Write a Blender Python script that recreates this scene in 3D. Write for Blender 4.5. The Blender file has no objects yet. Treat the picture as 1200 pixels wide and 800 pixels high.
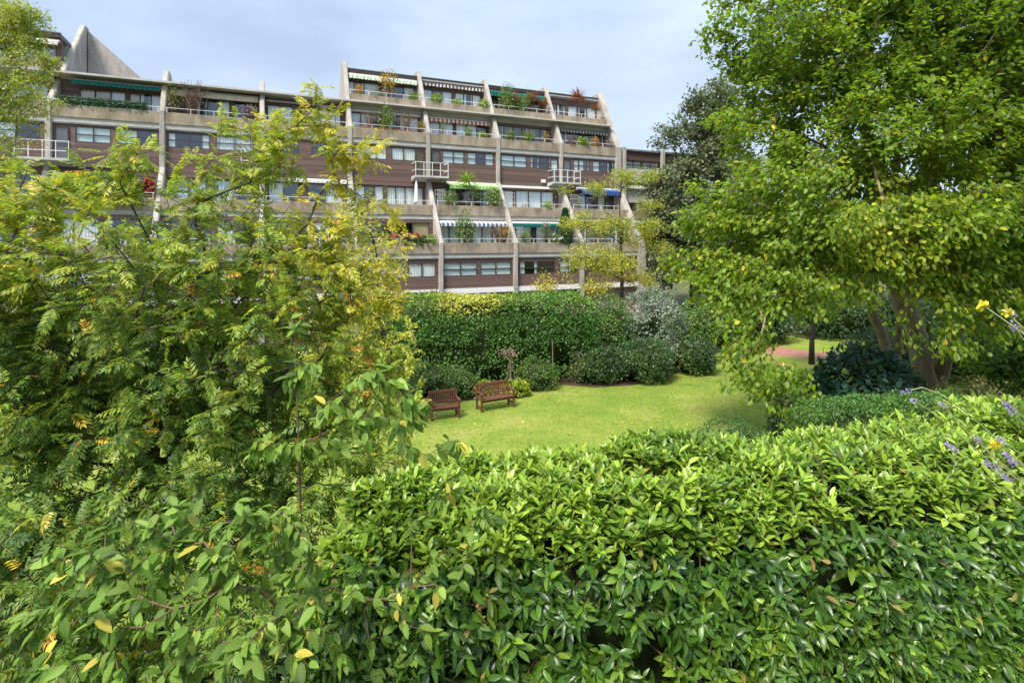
import bpy, math, random
import numpy as np
from mathutils import Vector

random.seed(11)
RNG = np.random.default_rng(7)
SC = bpy.context.scene
COL = SC.collection
GZ = -6.4                                   # lawn level; the camera is at z = 0
F = 650.0 / 1200.0                          # focal length in picture widths
DATA_S = {}

# ------------------------------------------------------------------ helpers
def at(px, py, Y):
    return np.array([(px - 600) / 650.0 * Y, Y, -(py - 280) / 650.0 * Y])

def tag(o, label=None, cat=None, group=None, kind=None):
    if label: o['label'] = label
    if cat: o['category'] = cat
    if group: o['group'] = group
    if kind: o['kind'] = kind
    return o

def empty(name, loc, rz=0.0):
    o = bpy.data.objects.new(name, None)
    COL.objects.link(o)
    o.location = [float(c) for c in loc]
    o.rotation_euler = (0, 0, rz)
    o.empty_display_size = 0.2
    return o

def copy_thing(o):
    c = o.copy(); COL.objects.link(c)
    for ch in list(o.children):
        d = ch.copy(); COL.objects.link(d); d.parent = c
        for g in list(ch.children):
            e = g.copy(); COL.objects.link(e); e.parent = d
    return c

def link(name, me, mat, parent=None, smooth=False):
    o = bpy.data.objects.new(name, me)
    COL.objects.link(o)
    if mat is not None: me.materials.append(mat)
    if parent is not None: o.parent = parent
    if smooth: me.polygons.foreach_set('use_smooth', [True] * len(me.polygons))
    return o

def norm(a):
    a = np.asarray(a, float)
    return a / np.maximum(np.linalg.norm(a, axis=-1, keepdims=True), 1e-9)

class MB:
    """collects shapes, then links them as ONE mesh object"""
    def __init__(s): s.v = []; s.f = []
    def add(s, V, Fc):
        o = len(s.v); s.v.extend([tuple(map(float, p)) for p in V]); s.f.extend([tuple(i + o for i in f) for f in Fc])
        return s
    def box(s, x0, x1, y0, y1, z0, z1):
        V = [(x0,y0,z0),(x1,y0,z0),(x1,y1,z0),(x0,y1,z0),(x0,y0,z1),(x1,y0,z1),(x1,y1,z1),(x0,y1,z1)]
        return s.add(V, [(0,3,2,1),(4,5,6,7),(0,1,5,4),(1,2,6,5),(2,3,7,6),(3,0,4,7)])
    def prism_x(s, prof, x0, x1):
        """profile in (y, z) extruded along x"""
        n = len(prof)
        V = [(x0, y, z) for y, z in prof] + [(x1, y, z) for y, z in prof]
        Fc = [tuple(range(n)), tuple(range(2*n-1, n-1, -1))]
        Fc += [(i, i + n, (i+1) % n + n, (i+1) % n) for i in range(n)]
        return s.add(V, Fc)
    def prism_z(s, poly, z0, z1):
        n = len(poly)
        V = [(x, y, z0) for x, y in poly] + [(x, y, z1) for x, y in poly]
        Fc = [tuple(range(n-1, -1, -1)), tuple(range(n, 2*n))]
        Fc += [(i, (i+1) % n, (i+1) % n + n, i + n) for i in range(n)]
        return s.add(V, Fc)
    def tube(s, pts, rad, n=6, caps=True):
        pts = np.asarray(pts, float); k = len(pts)
        rad = np.full(k, rad) if np.isscalar(rad) else np.asarray(rad, float)
        T = np.zeros_like(pts); T[1:-1] = pts[2:] - pts[:-2]; T[0] = pts[1]-pts[0]; T[-1] = pts[-1]-pts[-2]
        T = norm(T)
        ref = np.array([0.31, 0.93, 0.17]) if abs(T[0][2]) > .8 else np.array([0.05, 0.08, 1.0])
        u = norm(np.cross(T[0], ref)); V = []
        for i in range(k):
            u = norm(u - T[i] * np.dot(u, T[i])); w = np.cross(T[i], u)
            for j in range(n):
                a = 2*math.pi*j/n
                V.append(pts[i] + rad[i]*(math.cos(a)*u + math.sin(a)*w))
        Fc = []
        for i in range(k-1):
            for j in range(n):
                Fc.append((i*n+j, i*n+(j+1)%n, (i+1)*n+(j+1)%n, (i+1)*n+j))
        if caps:
            Fc.append(tuple(range(n-1, -1, -1))); Fc.append(tuple(range((k-1)*n, k*n)))
        return s.add(V, Fc)
    def build(s, name, mat, parent=None, smooth=False, off=(0, 0, 0), bevel=0):
        me = bpy.data.meshes.new(name)
        V = [(x+off[0], y+off[1], z+off[2]) for x, y, z in s.v] if any(off) else s.v
        me.from_pydata(V, [], s.f); me.update()
        o = link(name, me, mat, parent, smooth)
        if bevel:
            b = o.modifiers.new('bevel', 'BEVEL'); b.width = bevel; b.segments = 1; b.limit_method = 'ANGLE'
        return o

# value noise -------------------------------------------------------
_perm = np.random.default_rng(3).random(65536)
def _h(ix, iy, iz):
    return _perm[(ix*73856093 ^ iy*19349663 ^ iz*83492791) & 65535]
def vnoise(P, scale=1.0):
    P = np.asarray(P, float) * scale + 100.0
    i = np.floor(P).astype(np.int64); f = P - i; f = f*f*(3-2*f)
    x, y, z = i[..., 0], i[..., 1], i[..., 2]; fx, fy, fz = f[..., 0], f[..., 1], f[..., 2]
    def L(a, b, t): return a + (b-a)*t
    return L(L(L(_h(x,y,z),_h(x+1,y,z),fx), L(_h(x,y+1,z),_h(x+1,y+1,z),fx), fy),
             L(L(_h(x,y,z+1),_h(x+1,y,z+1),fx), L(_h(x,y+1,z+1),_h(x+1,y+1,z+1),fx), fy), fz)
def fnoise(P, scale=1.0):
    return (vnoise(P, scale) + .5*vnoise(P, scale*2.1) + .25*vnoise(P, scale*4.3)) / 1.75

def rand_unit(n):
    return norm(RNG.normal(size=(n, 3)))

# ------------------------------------------------------------------ leaf clouds
TPL = {
  'hi': dict(s=[0,.22,.22,.22,.5,.5,.5,.78,.78,.78,1], w=[0,-.72,0,.72,-1,0,1,-.66,0,.66,0],
             f=[(0,2,1),(0,3,2),(1,2,5,4),(2,3,6,5),(4,5,8,7),(5,6,9,8),(7,8,10),(8,9,10)]),
  'round': dict(s=[0,.2,.2,.2,.5,.5,.5,.8,.8,.8,1], w=[0,-.8,0,.8,-1,0,1,-.58,0,.58,0],
             f=[(0,2,1),(0,3,2),(1,2,5,4),(2,3,6,5),(4,5,8,7),(5,6,9,8),(7,8,10),(8,9,10)]),
  'mid': dict(s=[0,.45,.45,.45,1], w=[0,-1,0,1,0], f=[(0,2,1),(0,3,2),(1,2,4),(2,3,4)]),
  'oval': dict(s=[0,.25,.25,.7,.7,1], w=[0,-.9,.9,-.85,.85,0], f=[(0,2,4,5),(0,5,3,1)]),
  'lo': dict(s=[0,.45,.45,1], w=[0,-1,1,0], f=[(0,2,3),(0,3,1)]),
}
def leaf_cloud(name, mat, parent, P, T, N, L, W, hue, shape='mid', fold=.25, droop=.15, smooth=False):
    P = np.asarray(P, float); n = len(P)
    T = norm(T); N = N - T*np.sum(N*T, axis=1, keepdims=True); N = norm(N); S = np.cross(T, N)
    tp = TPL[shape]; s = np.array(tp['s']); w = np.array(tp['w']); nv = len(s)
    L = np.broadcast_to(np.asarray(L, float), (n,)); W = np.broadcast_to(np.asarray(W, float), (n,))
    droop = np.broadcast_to(np.asarray(droop, float), (n,))
    V = (P[:, None, :] + T[:, None, :]*(s[None, :, None]*L[:, None, None])
         + S[:, None, :]*(w[None, :, None]*.5*W[:, None, None])
         + N[:, None, :]*((fold*np.abs(w)[None, :]*.5*W[:, None] - droop[:, None]*(s**2)[None, :]*L[:, None])[:, :, None]))
    V = V.reshape(-1, 3)
    lens = np.array([len(f) for f in tp['f']]); loops = np.concatenate([np.array(f) for f in tp['f']])
    LI = (loops[None, :] + (np.arange(n)*nv)[:, None]).ravel()
    ll = np.tile(lens, n); st = np.concatenate([[0], np.cumsum(ll)[:-1]])
    me = bpy.data.meshes.new(name)
    me.vertices.add(len(V)); me.vertices.foreach_set('co', V.astype(np.float32).ravel())
    me.loops.add(len(LI)); me.loops.foreach_set('vertex_index', LI.astype(np.int32))
    me.polygons.add(len(ll)); me.polygons.foreach_set('loop_start', st.astype(np.int32))
    me.polygons.foreach_set('loop_total', ll.astype(np.int32))
    if smooth: me.polygons.foreach_set('use_smooth', np.ones(len(ll), bool))
    me.update(calc_edges=True)
    a = me.attributes.new('hue', 'FLOAT', 'POINT')
    a.data.foreach_set('value', np.repeat(np.clip(hue, 0, 1), nv).astype(np.float32))
    return link(name, me, mat, parent)

# ------------------------------------------------------------------ materials
def lin(r, g, b):
    f = lambda c: (c/255/12.92) if c/255 <= .04045 else ((c/255+.055)/1.055)**2.4
    return (f(r), f(g), f(b), 1)

def newmat(name):
    m = bpy.data.materials.new(name); m.use_nodes = True
    nt = m.node_tree
    return m, nt, nt.nodes['Principled BSDF'], nt.nodes['Material Output']

def nd(nt, typ, **kw):
    n = nt.nodes.new(typ)
    for k, v in kw.items(): setattr(n, k, v)
    return n

def ramp(nt, stops, interp='LINEAR'):
    r = nd(nt, 'ShaderNodeValToRGB'); r.color_ramp.interpolation = interp
    e = r.color_ramp.elements
    while len(e) < len(stops): e.new(.5)
    for el, (p, c) in zip(e, stops): el.position = p; el.color = c if len(c) == 4 else (*c, 1)
    return r

def leaf_mat(name, stops, rough=.45, trans=.35, spec=.5, sheen_n=0):
    """leaf colour follows each leaf's own hue value, with a little per-leaf variation"""
    m, nt, bs, out = newmat(name)
    at_ = nd(nt, 'ShaderNodeAttribute', attribute_name='hue')
    r = ramp(nt, stops); nt.links.new(at_.outputs['Fac'], r.inputs[0])
    geo = nd(nt, 'ShaderNodeNewGeometry')
    hsv = nd(nt, 'ShaderNodeHueSaturation')
    mr = nd(nt, 'ShaderNodeMapRange'); mr.inputs[3].default_value = .62; mr.inputs[4].default_value = 1.38
    nt.links.new(geo.outputs['Random Per Island'], mr.inputs[0]); nt.links.new(mr.outputs[0], hsv.inputs['Value'])
    nt.links.new(r.outputs[0], hsv.inputs['Color'])
    # the underside of a leaf is paler and duller
    pale = nd(nt, 'ShaderNodeMix', data_type='RGBA'); pale.inputs[7].default_value = (.21, .28, .1, 1)
    mb = nd(nt, 'ShaderNodeMath', operation='MULTIPLY'); mb.inputs[1].default_value = .3
    nt.links.new(geo.outputs['Backfacing'], mb.inputs[0]); nt.links.new(mb.outputs[0], pale.inputs[0])
    nt.links.new(hsv.outputs[0], pale.inputs[6])
    nt.links.new(pale.outputs[2], bs.inputs['Base Color'])
    bs.inputs['Roughness'].default_value = rough
    bs.inputs['Specular IOR Level'].default_value = spec
    tr = nd(nt, 'ShaderNodeBsdfTranslucent')
    hs2 = nd(nt, 'ShaderNodeHueSaturation'); hs2.inputs['Saturation'].default_value = 1.15; hs2.inputs['Value'].default_value = 1.5
    nt.links.new(pale.outputs[2], hs2.inputs['Color']); nt.links.new(hs2.outputs[0], tr.inputs['Color'])
    mx = nd(nt, 'ShaderNodeMixShader'); mx.inputs[0].default_value = trans
    nt.links.new(bs.outputs[0], mx.inputs[1]); nt.links.new(tr.outputs[0], mx.inputs[2])
    nt.links.new(mx.outputs[0], out.inputs['Surface'])
    return m

def noisy_mat(name, c0, c1, scale=4, rough=.85, bump=.0, bscale=30, spec=.3, stretch=(1, 1, 1), detail=6, c2=None):
    m, nt, bs, out = newmat(name)
    tc = nd(nt, 'ShaderNodeTexCoord'); mp = nd(nt, 'ShaderNodeMapping'); mp.inputs['Scale'].default_value = stretch
    nt.links.new(tc.outputs['Object'], mp.inputs[0])
    n = nd(nt, 'ShaderNodeTexNoise'); n.inputs['Scale'].default_value = scale; n.inputs['Detail'].default_value = detail
    n.inputs['Roughness'].default_value = .65
    nt.links.new(mp.outputs[0], n.inputs['Vector'])
    stops = [(.3, c0), (.7, c1)] if c2 is None else [(.28, c0), (.5, c1), (.72, c2)]
    r = ramp(nt, stops); nt.links.new(n.outputs[0], r.inputs[0]); nt.links.new(r.outputs[0], bs.inputs['Base Color'])
    bs.inputs['Roughness'].default_value = rough; bs.inputs['Specular IOR Level'].default_value = spec
    if bump:
        n2 = nd(nt, 'ShaderNodeTexNoise'); n2.inputs['Scale'].default_value = bscale; n2.inputs['Detail'].default_value = 4
        nt.links.new(mp.outputs[0], n2.inputs['Vector'])
        b = nd(nt, 'ShaderNodeBump'); b.inputs['Strength'].default_value = bump; b.inputs['Distance'].default_value = .02
        nt.links.new(n2.outputs[0], b.inputs['Height']); nt.links.new(b.outputs[0], bs.inputs['Normal'])
    return m

def concrete_mat(name, base, dark, streak=.5):
    """exposed aggregate with rain streaks running down"""
    m, nt, bs, out = newmat(name)
    tc = nd(nt, 'ShaderNodeTexCoord')
    mp = nd(nt, 'ShaderNodeMapping'); mp.inputs['Scale'].default_value = (1.1, 1.1, .5)
    nt.links.new(tc.outputs['Object'], mp.inputs[0])
    n = nd(nt, 'ShaderNodeTexNoise'); n.inputs['Scale'].default_value = 1.3; n.inputs['Detail'].default_value = 7; n.inputs['Roughness'].default_value = .7
    nt.links.new(mp.outputs[0], n.inputs['Vector'])
    n2 = nd(nt, 'ShaderNodeTexNoise'); n2.inputs['Scale'].default_value = 26; n2.inputs['Detail'].default_value = 5
    nt.links.new(tc.outputs['Object'], n2.inputs['Vector'])
    r = ramp(nt, [(.35, dark), (.62, base)]); nt.links.new(n.outputs[0], r.inputs[0])
    r2 = ramp(nt, [(.3, (.72,.72,.72)), (.7, (1.2,1.2,1.2))]); nt.links.new(n2.outputs[0], r2.inputs[0])
    mx = nd(nt, 'ShaderNodeMix', data_type='RGBA', blend_type='MULTIPLY'); mx.inputs[0].default_value = 1
    nt.links.new(r.outputs[0], mx.inputs[6]); nt.links.new(r2.outputs[0], mx.inputs[7])
    nt.links.new(mx.outputs[2], bs.inputs['Base Color'])
    bs.inputs['Roughness'].default_value = .9; bs.inputs['Specular IOR Level'].default_value = .25
    b = nd(nt, 'ShaderNodeBump'); b.inputs['Strength'].default_value = .4; b.inputs['Distance'].default_value = .01
    nt.links.new(n2.outputs[0], b.inputs['Height']); nt.links.new(b.outputs[0], bs.inputs['Normal'])
    return m

def boards_mat(name, a, b_, pitch=.145):
    """horizontal boards: a groove every pitch, each board its own tone"""
    m, nt, bs, out = newmat(name)
    tc = nd(nt, 'ShaderNodeTexCoord'); sp = nd(nt, 'ShaderNodeSeparateXYZ'); nt.links.new(tc.outputs['Object'], sp.inputs[0])
    dv = nd(nt, 'ShaderNodeMath', operation='DIVIDE'); dv.inputs[1].default_value = pitch; nt.links.new(sp.outputs['Z'], dv.inputs[0])
    fl = nd(nt, 'ShaderNodeMath', operation='FLOOR'); nt.links.new(dv.outputs[0], fl.inputs[0])
    fr = nd(nt, 'ShaderNodeMath', operation='FRACT'); nt.links.new(dv.outputs[0], fr.inputs[0])
    xs = nd(nt, 'ShaderNodeMath', operation='DIVIDE'); xs.inputs[1].default_value = 1.87; nt.links.new(sp.outputs['X'], xs.inputs[0])
    xf = nd(nt, 'ShaderNodeMath', operation='FLOOR'); nt.links.new(xs.outputs[0], xf.inputs[0])
    cb = nd(nt, 'ShaderNodeCombineXYZ'); nt.links.new(fl.outputs[0], cb.inputs[0]); pass
    wn = nd(nt, 'ShaderNodeTexWhiteNoise'); nt.links.new(cb.outputs[0], wn.inputs[0])
    mp = nd(nt, 'ShaderNodeMapping'); mp.inputs['Scale'].default_value = (.5, .5, 9); nt.links.new(tc.outputs['Object'], mp.inputs[0])
    n = nd(nt, 'ShaderNodeTexNoise'); n.inputs['Scale'].default_value = 3; n.inputs['Detail'].default_value = 6; nt.links.new(mp.outputs[0], n.inputs[0])
    ad = nd(nt, 'ShaderNodeMath', operation='ADD'); nt.links.new(wn.outputs[0], ad.inputs[0]); nt.links.new(n.outputs[0], ad.inputs[1])
    r = ramp(nt, [(.25, a), (.75, b_)])
    hf = nd(nt, 'ShaderNodeMath', operation='MULTIPLY'); hf.inputs[1].default_value = .5; nt.links.new(ad.outputs[0], hf.inputs[0])
    nt.links.new(hf.outputs[0], r.inputs[0]); nt.links.new(r.outputs[0], bs.inputs['Base Color'])
    g = ramp(nt, [(0, (0,0,0)), (.1, (0,0,0)), (.17, (1,1,1))]); nt.links.new(fr.outputs[0], g.inputs[0])
    b = nd(nt, 'ShaderNodeBump'); b.inputs['Strength'].default_value = .9; b.inputs['Distance'].default_value = .02
    nt.links.new(g.outputs[0], b.inputs['Height']); nt.links.new(b.outputs[0], bs.inputs['Normal'])
    bs.inputs['Roughness'].default_value = .6
    return m

def stripe_mat(name, a, b_, width):
    m, nt, bs, out = newmat(name)
    tc = nd(nt, 'ShaderNodeTexCoord'); sp = nd(nt, 'ShaderNodeSeparateXYZ'); nt.links.new(tc.outputs['Object'], sp.inputs[0])
    dv = nd(nt, 'ShaderNodeMath', operation='DIVIDE'); dv.inputs[1].default_value = width*2; nt.links.new(sp.outputs['X'], dv.inputs[0])
    fr = nd(nt, 'ShaderNodeMath', operation='FRACT'); nt.links.new(dv.outputs[0], fr.inputs[0])
    r = ramp(nt, [(0, a), (.5, b_)], 'CONSTANT'); nt.links.new(fr.outputs[0], r.inputs[0])
    nt.links.new(r.outputs[0], bs.inputs['Base Color']); bs.inputs['Roughness'].default_value = .9
    return m

def glass_mat(name):
    m, nt, bs, out = newmat(name); nt.nodes.remove(bs)
    fr = nd(nt, 'ShaderNodeLayerWeight'); fr.inputs[0].default_value = .5
    pw = nd(nt, 'ShaderNodeMath', operation='POWER'); pw.inputs[1].default_value = 4; nt.links.new(fr.outputs['Facing'], pw.inputs[0])
    mu = nd(nt, 'ShaderNodeMath', operation='MULTIPLY_ADD'); mu.inputs[1].default_value = .7; mu.inputs[2].default_value = .07
    nt.links.new(pw.outputs[0], mu.inputs[0])
    t = nd(nt, 'ShaderNodeBsdfTransparent'); t.inputs[0].default_value = (.96, .98, .98, 1)
    g = nd(nt, 'ShaderNodeBsdfGlossy'); g.inputs[0].default_value = (.9, .95, 1, 1); g.inputs['Roughness'].default_value = .03
    n = nd(nt, 'ShaderNodeTexNoise'); n.inputs['Scale'].default_value = .8
    tc = nd(nt, 'ShaderNodeTexCoord'); nt.links.new(tc.outputs['Object'], n.inputs[0])
    b = nd(nt, 'ShaderNodeBump'); b.inputs['Strength'].default_value = .12; b.inputs['Distance'].default_value = .05
    nt.links.new(n.outputs[0], b.inputs['Height']); nt.links.new(b.outputs[0], g.inputs['Normal'])
    mx = nd(nt, 'ShaderNodeMixShader'); nt.links.new(mu.outputs[0], mx.inputs[0])
    nt.links.new(t.outputs[0], mx.inputs[1]); nt.links.new(g.outputs[0], mx.inputs[2]); nt.links.new(mx.outputs[0], out.inputs[0])
    return m

M = {}
M['parapet'] = concrete_mat('aggregate_concrete', (.37,.305,.225,1), (.19,.15,.1,1))
M['fin'] = concrete_mat('pale_concrete', (.46,.42,.37,1), (.29,.26,.22,1))
M['white'] = noisy_mat('white_paint', (.66,.66,.63), (.8,.8,.78), 2.5, .6, .05, 20)
M['greywhite'] = noisy_mat('weathered_white', (.36,.35,.32), (.56,.55,.51), 1.6, .75, .1, 25, stretch=(1,1,4))
M['boards'] = boards_mat('stained_boards', (.1,.055,.044,1), (.165,.1,.082,1))
M['brown'] = noisy_mat('brown_stain', (.052,.028,.024), (.09,.05,.044), 3, .55, .1, 30)
M['darkframe'] = noisy_mat('dark_frame', (.05,.035,.03), (.08,.055,.048), 5, .5)
M['inside'] = noisy_mat('room_plaster', (.4,.38,.34), (.55,.52,.47), 1.5, .9)
M['glass'] = glass_mat('window_glass')
def curtain_mat(name, a, b_):
    m, nt, bs, out = newmat(name)
    tc = nd(nt, 'ShaderNodeTexCoord'); mp = nd(nt, 'ShaderNodeMapping'); mp.inputs['Scale'].default_value = (9, .2, .12)
    nt.links.new(tc.outputs['Object'], mp.inputs[0])
    n = nd(nt, 'ShaderNodeTexNoise'); n.inputs['Scale'].default_value = 1.2; n.inputs['Detail'].default_value = 3; nt.links.new(mp.outputs[0], n.inputs[0])
    r = ramp(nt, [(.3, a), (.6, b_)]); nt.links.new(n.outputs[0], r.inputs[0]); nt.links.new(r.outputs[0], bs.inputs['Base Color'])
    bs.inputs['Roughness'].default_value = .95
    return m
M['curtain'] = curtain_mat('white_curtain', (.7,.7,.66,1), (.88,.88,.85,1))
M['blue_curtain'] = curtain_mat('pale_blue_curtain', (.42,.55,.6,1), (.62,.72,.75,1))
M['blind'] = noisy_mat('pale_blind', (.6,.68,.66), (.74,.8,.78), 1, .9)
M['tan'] = noisy_mat('tan_blind', (.5,.38,.2), (.62,.5,.3), 1, .9)
M['teal'] = noisy_mat('teal_canvas', (.0,.085,.07), (.004,.13,.105), 3, .85)
M['cream'] = noisy_mat('cream_canvas', (.55,.47,.36), (.72,.64,.52), 4, .9)
M['palegreen'] = stripe_mat('pale_green_stripe', (.42,.58,.38,1), (.62,.68,.55,1), .22)
M['lime'] = noisy_mat('lime_canvas', (.27,.44,.14), (.34,.52,.2), 3, .85)
M['blue'] = noisy_mat('blue_canvas', (.015,.05,.2), (.03,.08,.28), 3, .85)
M['redstripe'] = stripe_mat('red_white_stripe', (.5,.12,.06,1), (.75,.68,.6,1), .17)
M['bluestripe'] = stripe_mat('blue_white_stripe', (.06,.11,.19,1), (.55,.56,.54,1), .17)
M['greystripe'] = stripe_mat('grey_white_stripe', (.07,.06,.06,1), (.55,.53,.5,1), .15)
M['greycanvas'] = noisy_mat('grey_canvas', (.3,.28,.26), (.45,.42,.4), 3, .9)
M['roof'] = noisy_mat('roof_felt', (.1,.095,.09), (.2,.19,.18), 2, .95)
M['bark'] = noisy_mat('brown_bark', (.15,.11,.075), (.34,.26,.185), 5, .95, .8, 14, stretch=(1,1,.25))
M['barkdark'] = noisy_mat('dark_bark', (.04,.03,.026), (.1,.078,.062), 6, .9, .6, 20, stretch=(1,1,.3))
M['twig'] = noisy_mat('red_brown_twig', (.09,.045,.03), (.19,.11,.07), 8, .7, .3, 40)
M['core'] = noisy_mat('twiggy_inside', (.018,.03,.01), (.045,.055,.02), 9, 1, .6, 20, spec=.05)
M['teak'] = noisy_mat('red_brown_teak', (.085,.032,.019), (.155,.06,.034), 3, .5, .15, 30, stretch=(1,6,6))
M['terracotta'] = noisy_mat('terracotta', (.35,.12,.06), (.48,.2,.11), 4, .8)
M['soil'] = noisy_mat('bare_soil', (.03,.02,.012), (.085,.058,.035), 3, 1, .8, 18, spec=.1)
M['path'] = noisy_mat('red_gravel', (.25,.105,.07), (.38,.19,.135), 2.5, .95, .5, 40)
M['pole'] = noisy_mat('grey_green_stick', (.11,.09,.06), (.22,.18,.12), 6, .9)

# sRGB-ish leaf palettes (real leaf albedo)
G = lambda r, g, b: (r, g, b, 1)
LM = {}
LM['rowan'] = leaf_mat('rowan_leaf', [(0, G(.04,.1,.02)), (.25, G(.11,.2,.03)), (.5, G(.25,.33,.035)), (.72, G(.42,.41,.045)), (.9, G(.58,.42,.04)), (1, G(.5,.2,.03))], .45, .42, .35)
LM['cherry'] = leaf_mat('cherry_leaf', [(0, G(.075,.15,.022)), (.5, G(.175,.275,.042)), (.85, G(.29,.38,.07)), (1, G(.5,.42,.07))], .5, .38, .22)
LM['laurel'] = leaf_mat('laurel_leaf', [(0, G(.022,.066,.008)), (.4, G(.08,.165,.016)), (.8, G(.22,.33,.03)), (.93, G(.3,.41,.05)), (.97, G(.34,.3,.06)), (1, G(.24,.13,.05))], .34, .3, .42)
LM['big'] = leaf_mat('broad_leaf', [(0, G(.05,.115,.012)), (.4, G(.15,.245,.022)), (.72, G(.28,.35,.03)), (.92, G(.44,.42,.05)), (1, G(.6,.44,.04))], .45, .5, .35)
LM['oak'] = leaf_mat('oak_leaf', [(0, G(.06,.08,.035)), (.6, G(.14,.16,.07)), (1, G(.24,.22,.09))], .5, .25)
LM['locust'] = leaf_mat('locust_leaf', [(0, G(.2,.25,.035)), (.5, G(.42,.43,.06)), (.8, G(.55,.48,.06)), (1, G(.48,.28,.07))], .5, .42)
LM['ash'] = leaf_mat('ash_leaf', [(0, G(.12,.18,.03)), (.5, G(.28,.33,.05)), (1, G(.5,.45,.06))], .5, .4)
LM['privet'] = leaf_mat('privet_leaf', [(0, G(.03,.085,.016)), (.5, G(.085,.19,.03)), (.8, G(.19,.28,.04)), (1, G(.42,.42,.07))], .42, .25, .4)
LM['dark'] = leaf_mat('dark_leaf', [(0, G(.016,.042,.012)), (.6, G(.042,.092,.02)), (1, G(.12,.17,.03))], .4, .2)
LM['silver'] = leaf_mat('silver_leaf', [(0, G(.09,.13,.075)), (.4, G(.22,.27,.18)), (1, G(.38,.41,.33))], .5, .2)
LM['fig'] = leaf_mat('blue_green_leaf', [(0, G(.016,.055,.03)), (1, G(.035,.1,.05))], .5, .15, .35)
LM['bush'] = leaf_mat('bush_leaf', [(0, G(.03,.075,.02)), (.5, G(.08,.16,.03)), (1, G(.28,.32,.05))], .45, .3)
LM['lime'] = leaf_mat('lime_leaf', [(0, G(.12,.22,.02)), (.5, G(.25,.34,.03)), (1, G(.46,.44,.04))], .45, .4)
LM['autumn'] = leaf_mat('autumn_leaf', [(0, G(.12,.12,.03)), (.45, G(.38,.25,.04)), (1, G(.5,.17,.03))], .5, .35)
LM['red'] = leaf_mat('red_leaf', [(0, G(.12,.02,.02)), (.5, G(.3,.035,.03)), (1, G(.42,.09,.04))], .5, .3)
LM['petalred'] = leaf_mat('red_petal', [(0, G(.36,.02,.03)), (1, G(.5,.06,.09))], .6, .3)
LM['petalwhite'] = leaf_mat('white_petal', [(0, G(.7,.66,.6)), (1, G(.8,.78,.74))], .6, .3)
LM['petalpink'] = leaf_mat('pink_petal', [(0, G(.5,.16,.2)), (1, G(.65,.32,.35))], .6, .3)
LM['lavender'] = leaf_mat('lavender_petal', [(0, G(.26,.19,.4)), (.6, G(.38,.3,.5)), (1, G(.42,.38,.4))], .6, .3)
LM['yellow'] = leaf_mat('yellow_petal', [(0, G(.78,.62,.02)), (1, G(.82,.74,.06))], .6, .3)
LM['dry'] = leaf_mat('dry_leaf', [(0, G(.1,.07,.065)), (.5, G(.2,.14,.11)), (1, G(.3,.2,.12))], .8, .2)
LM['purple'] = leaf_mat('purple_leaf', [(0, G(.06,.025,.04)), (1, G(.2,.1,.13))], .6, .2)
LM['turf'] = leaf_mat('astro_green', [(0, G(.008,.05,.014)), (1, G(.02,.1,.025))], .6, .1)
LM['grass'] = leaf_mat('grass_blade', [(0, G(.09,.165,.02)), (.5, G(.155,.25,.03)), (1, G(.29,.31,.08))], .55, .35)
LM['fallen'] = leaf_mat('fallen_leaf', [(0, G(.4,.28,.03)), (.6, G(.6,.45,.05)), (1, G(.3,.17,.07))], .7, .2)

# ------------------------------------------------------------------ plants: growth
def grow(trunk, targets, alpha=.35, step=.5, jit=.06, sag=0.0):
    """join every target to the nearest fitting node of a growing branch tree"""
    trunk = np.asarray(trunk, float); nodes = [trunk[0]]; par = [-1]; plen = [0.0]; hit = []
    for p in trunk[1:]:
        plen.append(plen[-1] + np.linalg.norm(p - nodes[-1])); par.append(len(nodes)-1); nodes.append(p)
    top = trunk[-1]; axis = trunk
    d0 = np.min(np.linalg.norm(targets[:, None, :] - axis[None, :, :], axis=2), axis=1)
    cap = len(targets)*12 + len(nodes) + 50
    A = np.zeros((cap, 3)); PL = np.zeros(cap); k = len(nodes)
    A[:k] = np.array(nodes); PL[:k] = plen; P = list(par)
    lo = max(1, int(len(trunk)*.4))
    PL0 = PL.copy()
    for i in range(lo): PL0[i] = 1e6        # nothing sprouts low on the trunk
    PLx = PL.copy(); PLx[:lo] = 1e6
    for t in targets[np.argsort(d0)]:
        dist = np.linalg.norm(A[:k] - t, axis=1)
        j = int(np.argmin(dist + alpha*PLx[:k])); a = A[j].copy(); L = dist[j]
        ns = max(1, min(10, int(L/step)))
        prev = j
        bend = np.array([0, 0, .12*L]) - np.array([0, 0, sag*L])
        for q in range(1, ns+1):
            f = q/ns
            p = a + (t-a)*f + bend*math.sin(math.pi*f) + RNG.normal(size=3)*jit*step*(1 if q < ns else 0)
            A[k] = p; PL[k] = PL[prev] + np.linalg.norm(p - A[prev]); PLx[k] = PL[k]; P.append(prev); prev = k; k += 1
            if k >= cap-1: break
        hit.append(prev)
        if k >= cap-12: break
    return A[:k], np.array(P[:k]), np.array(hit)

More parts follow.
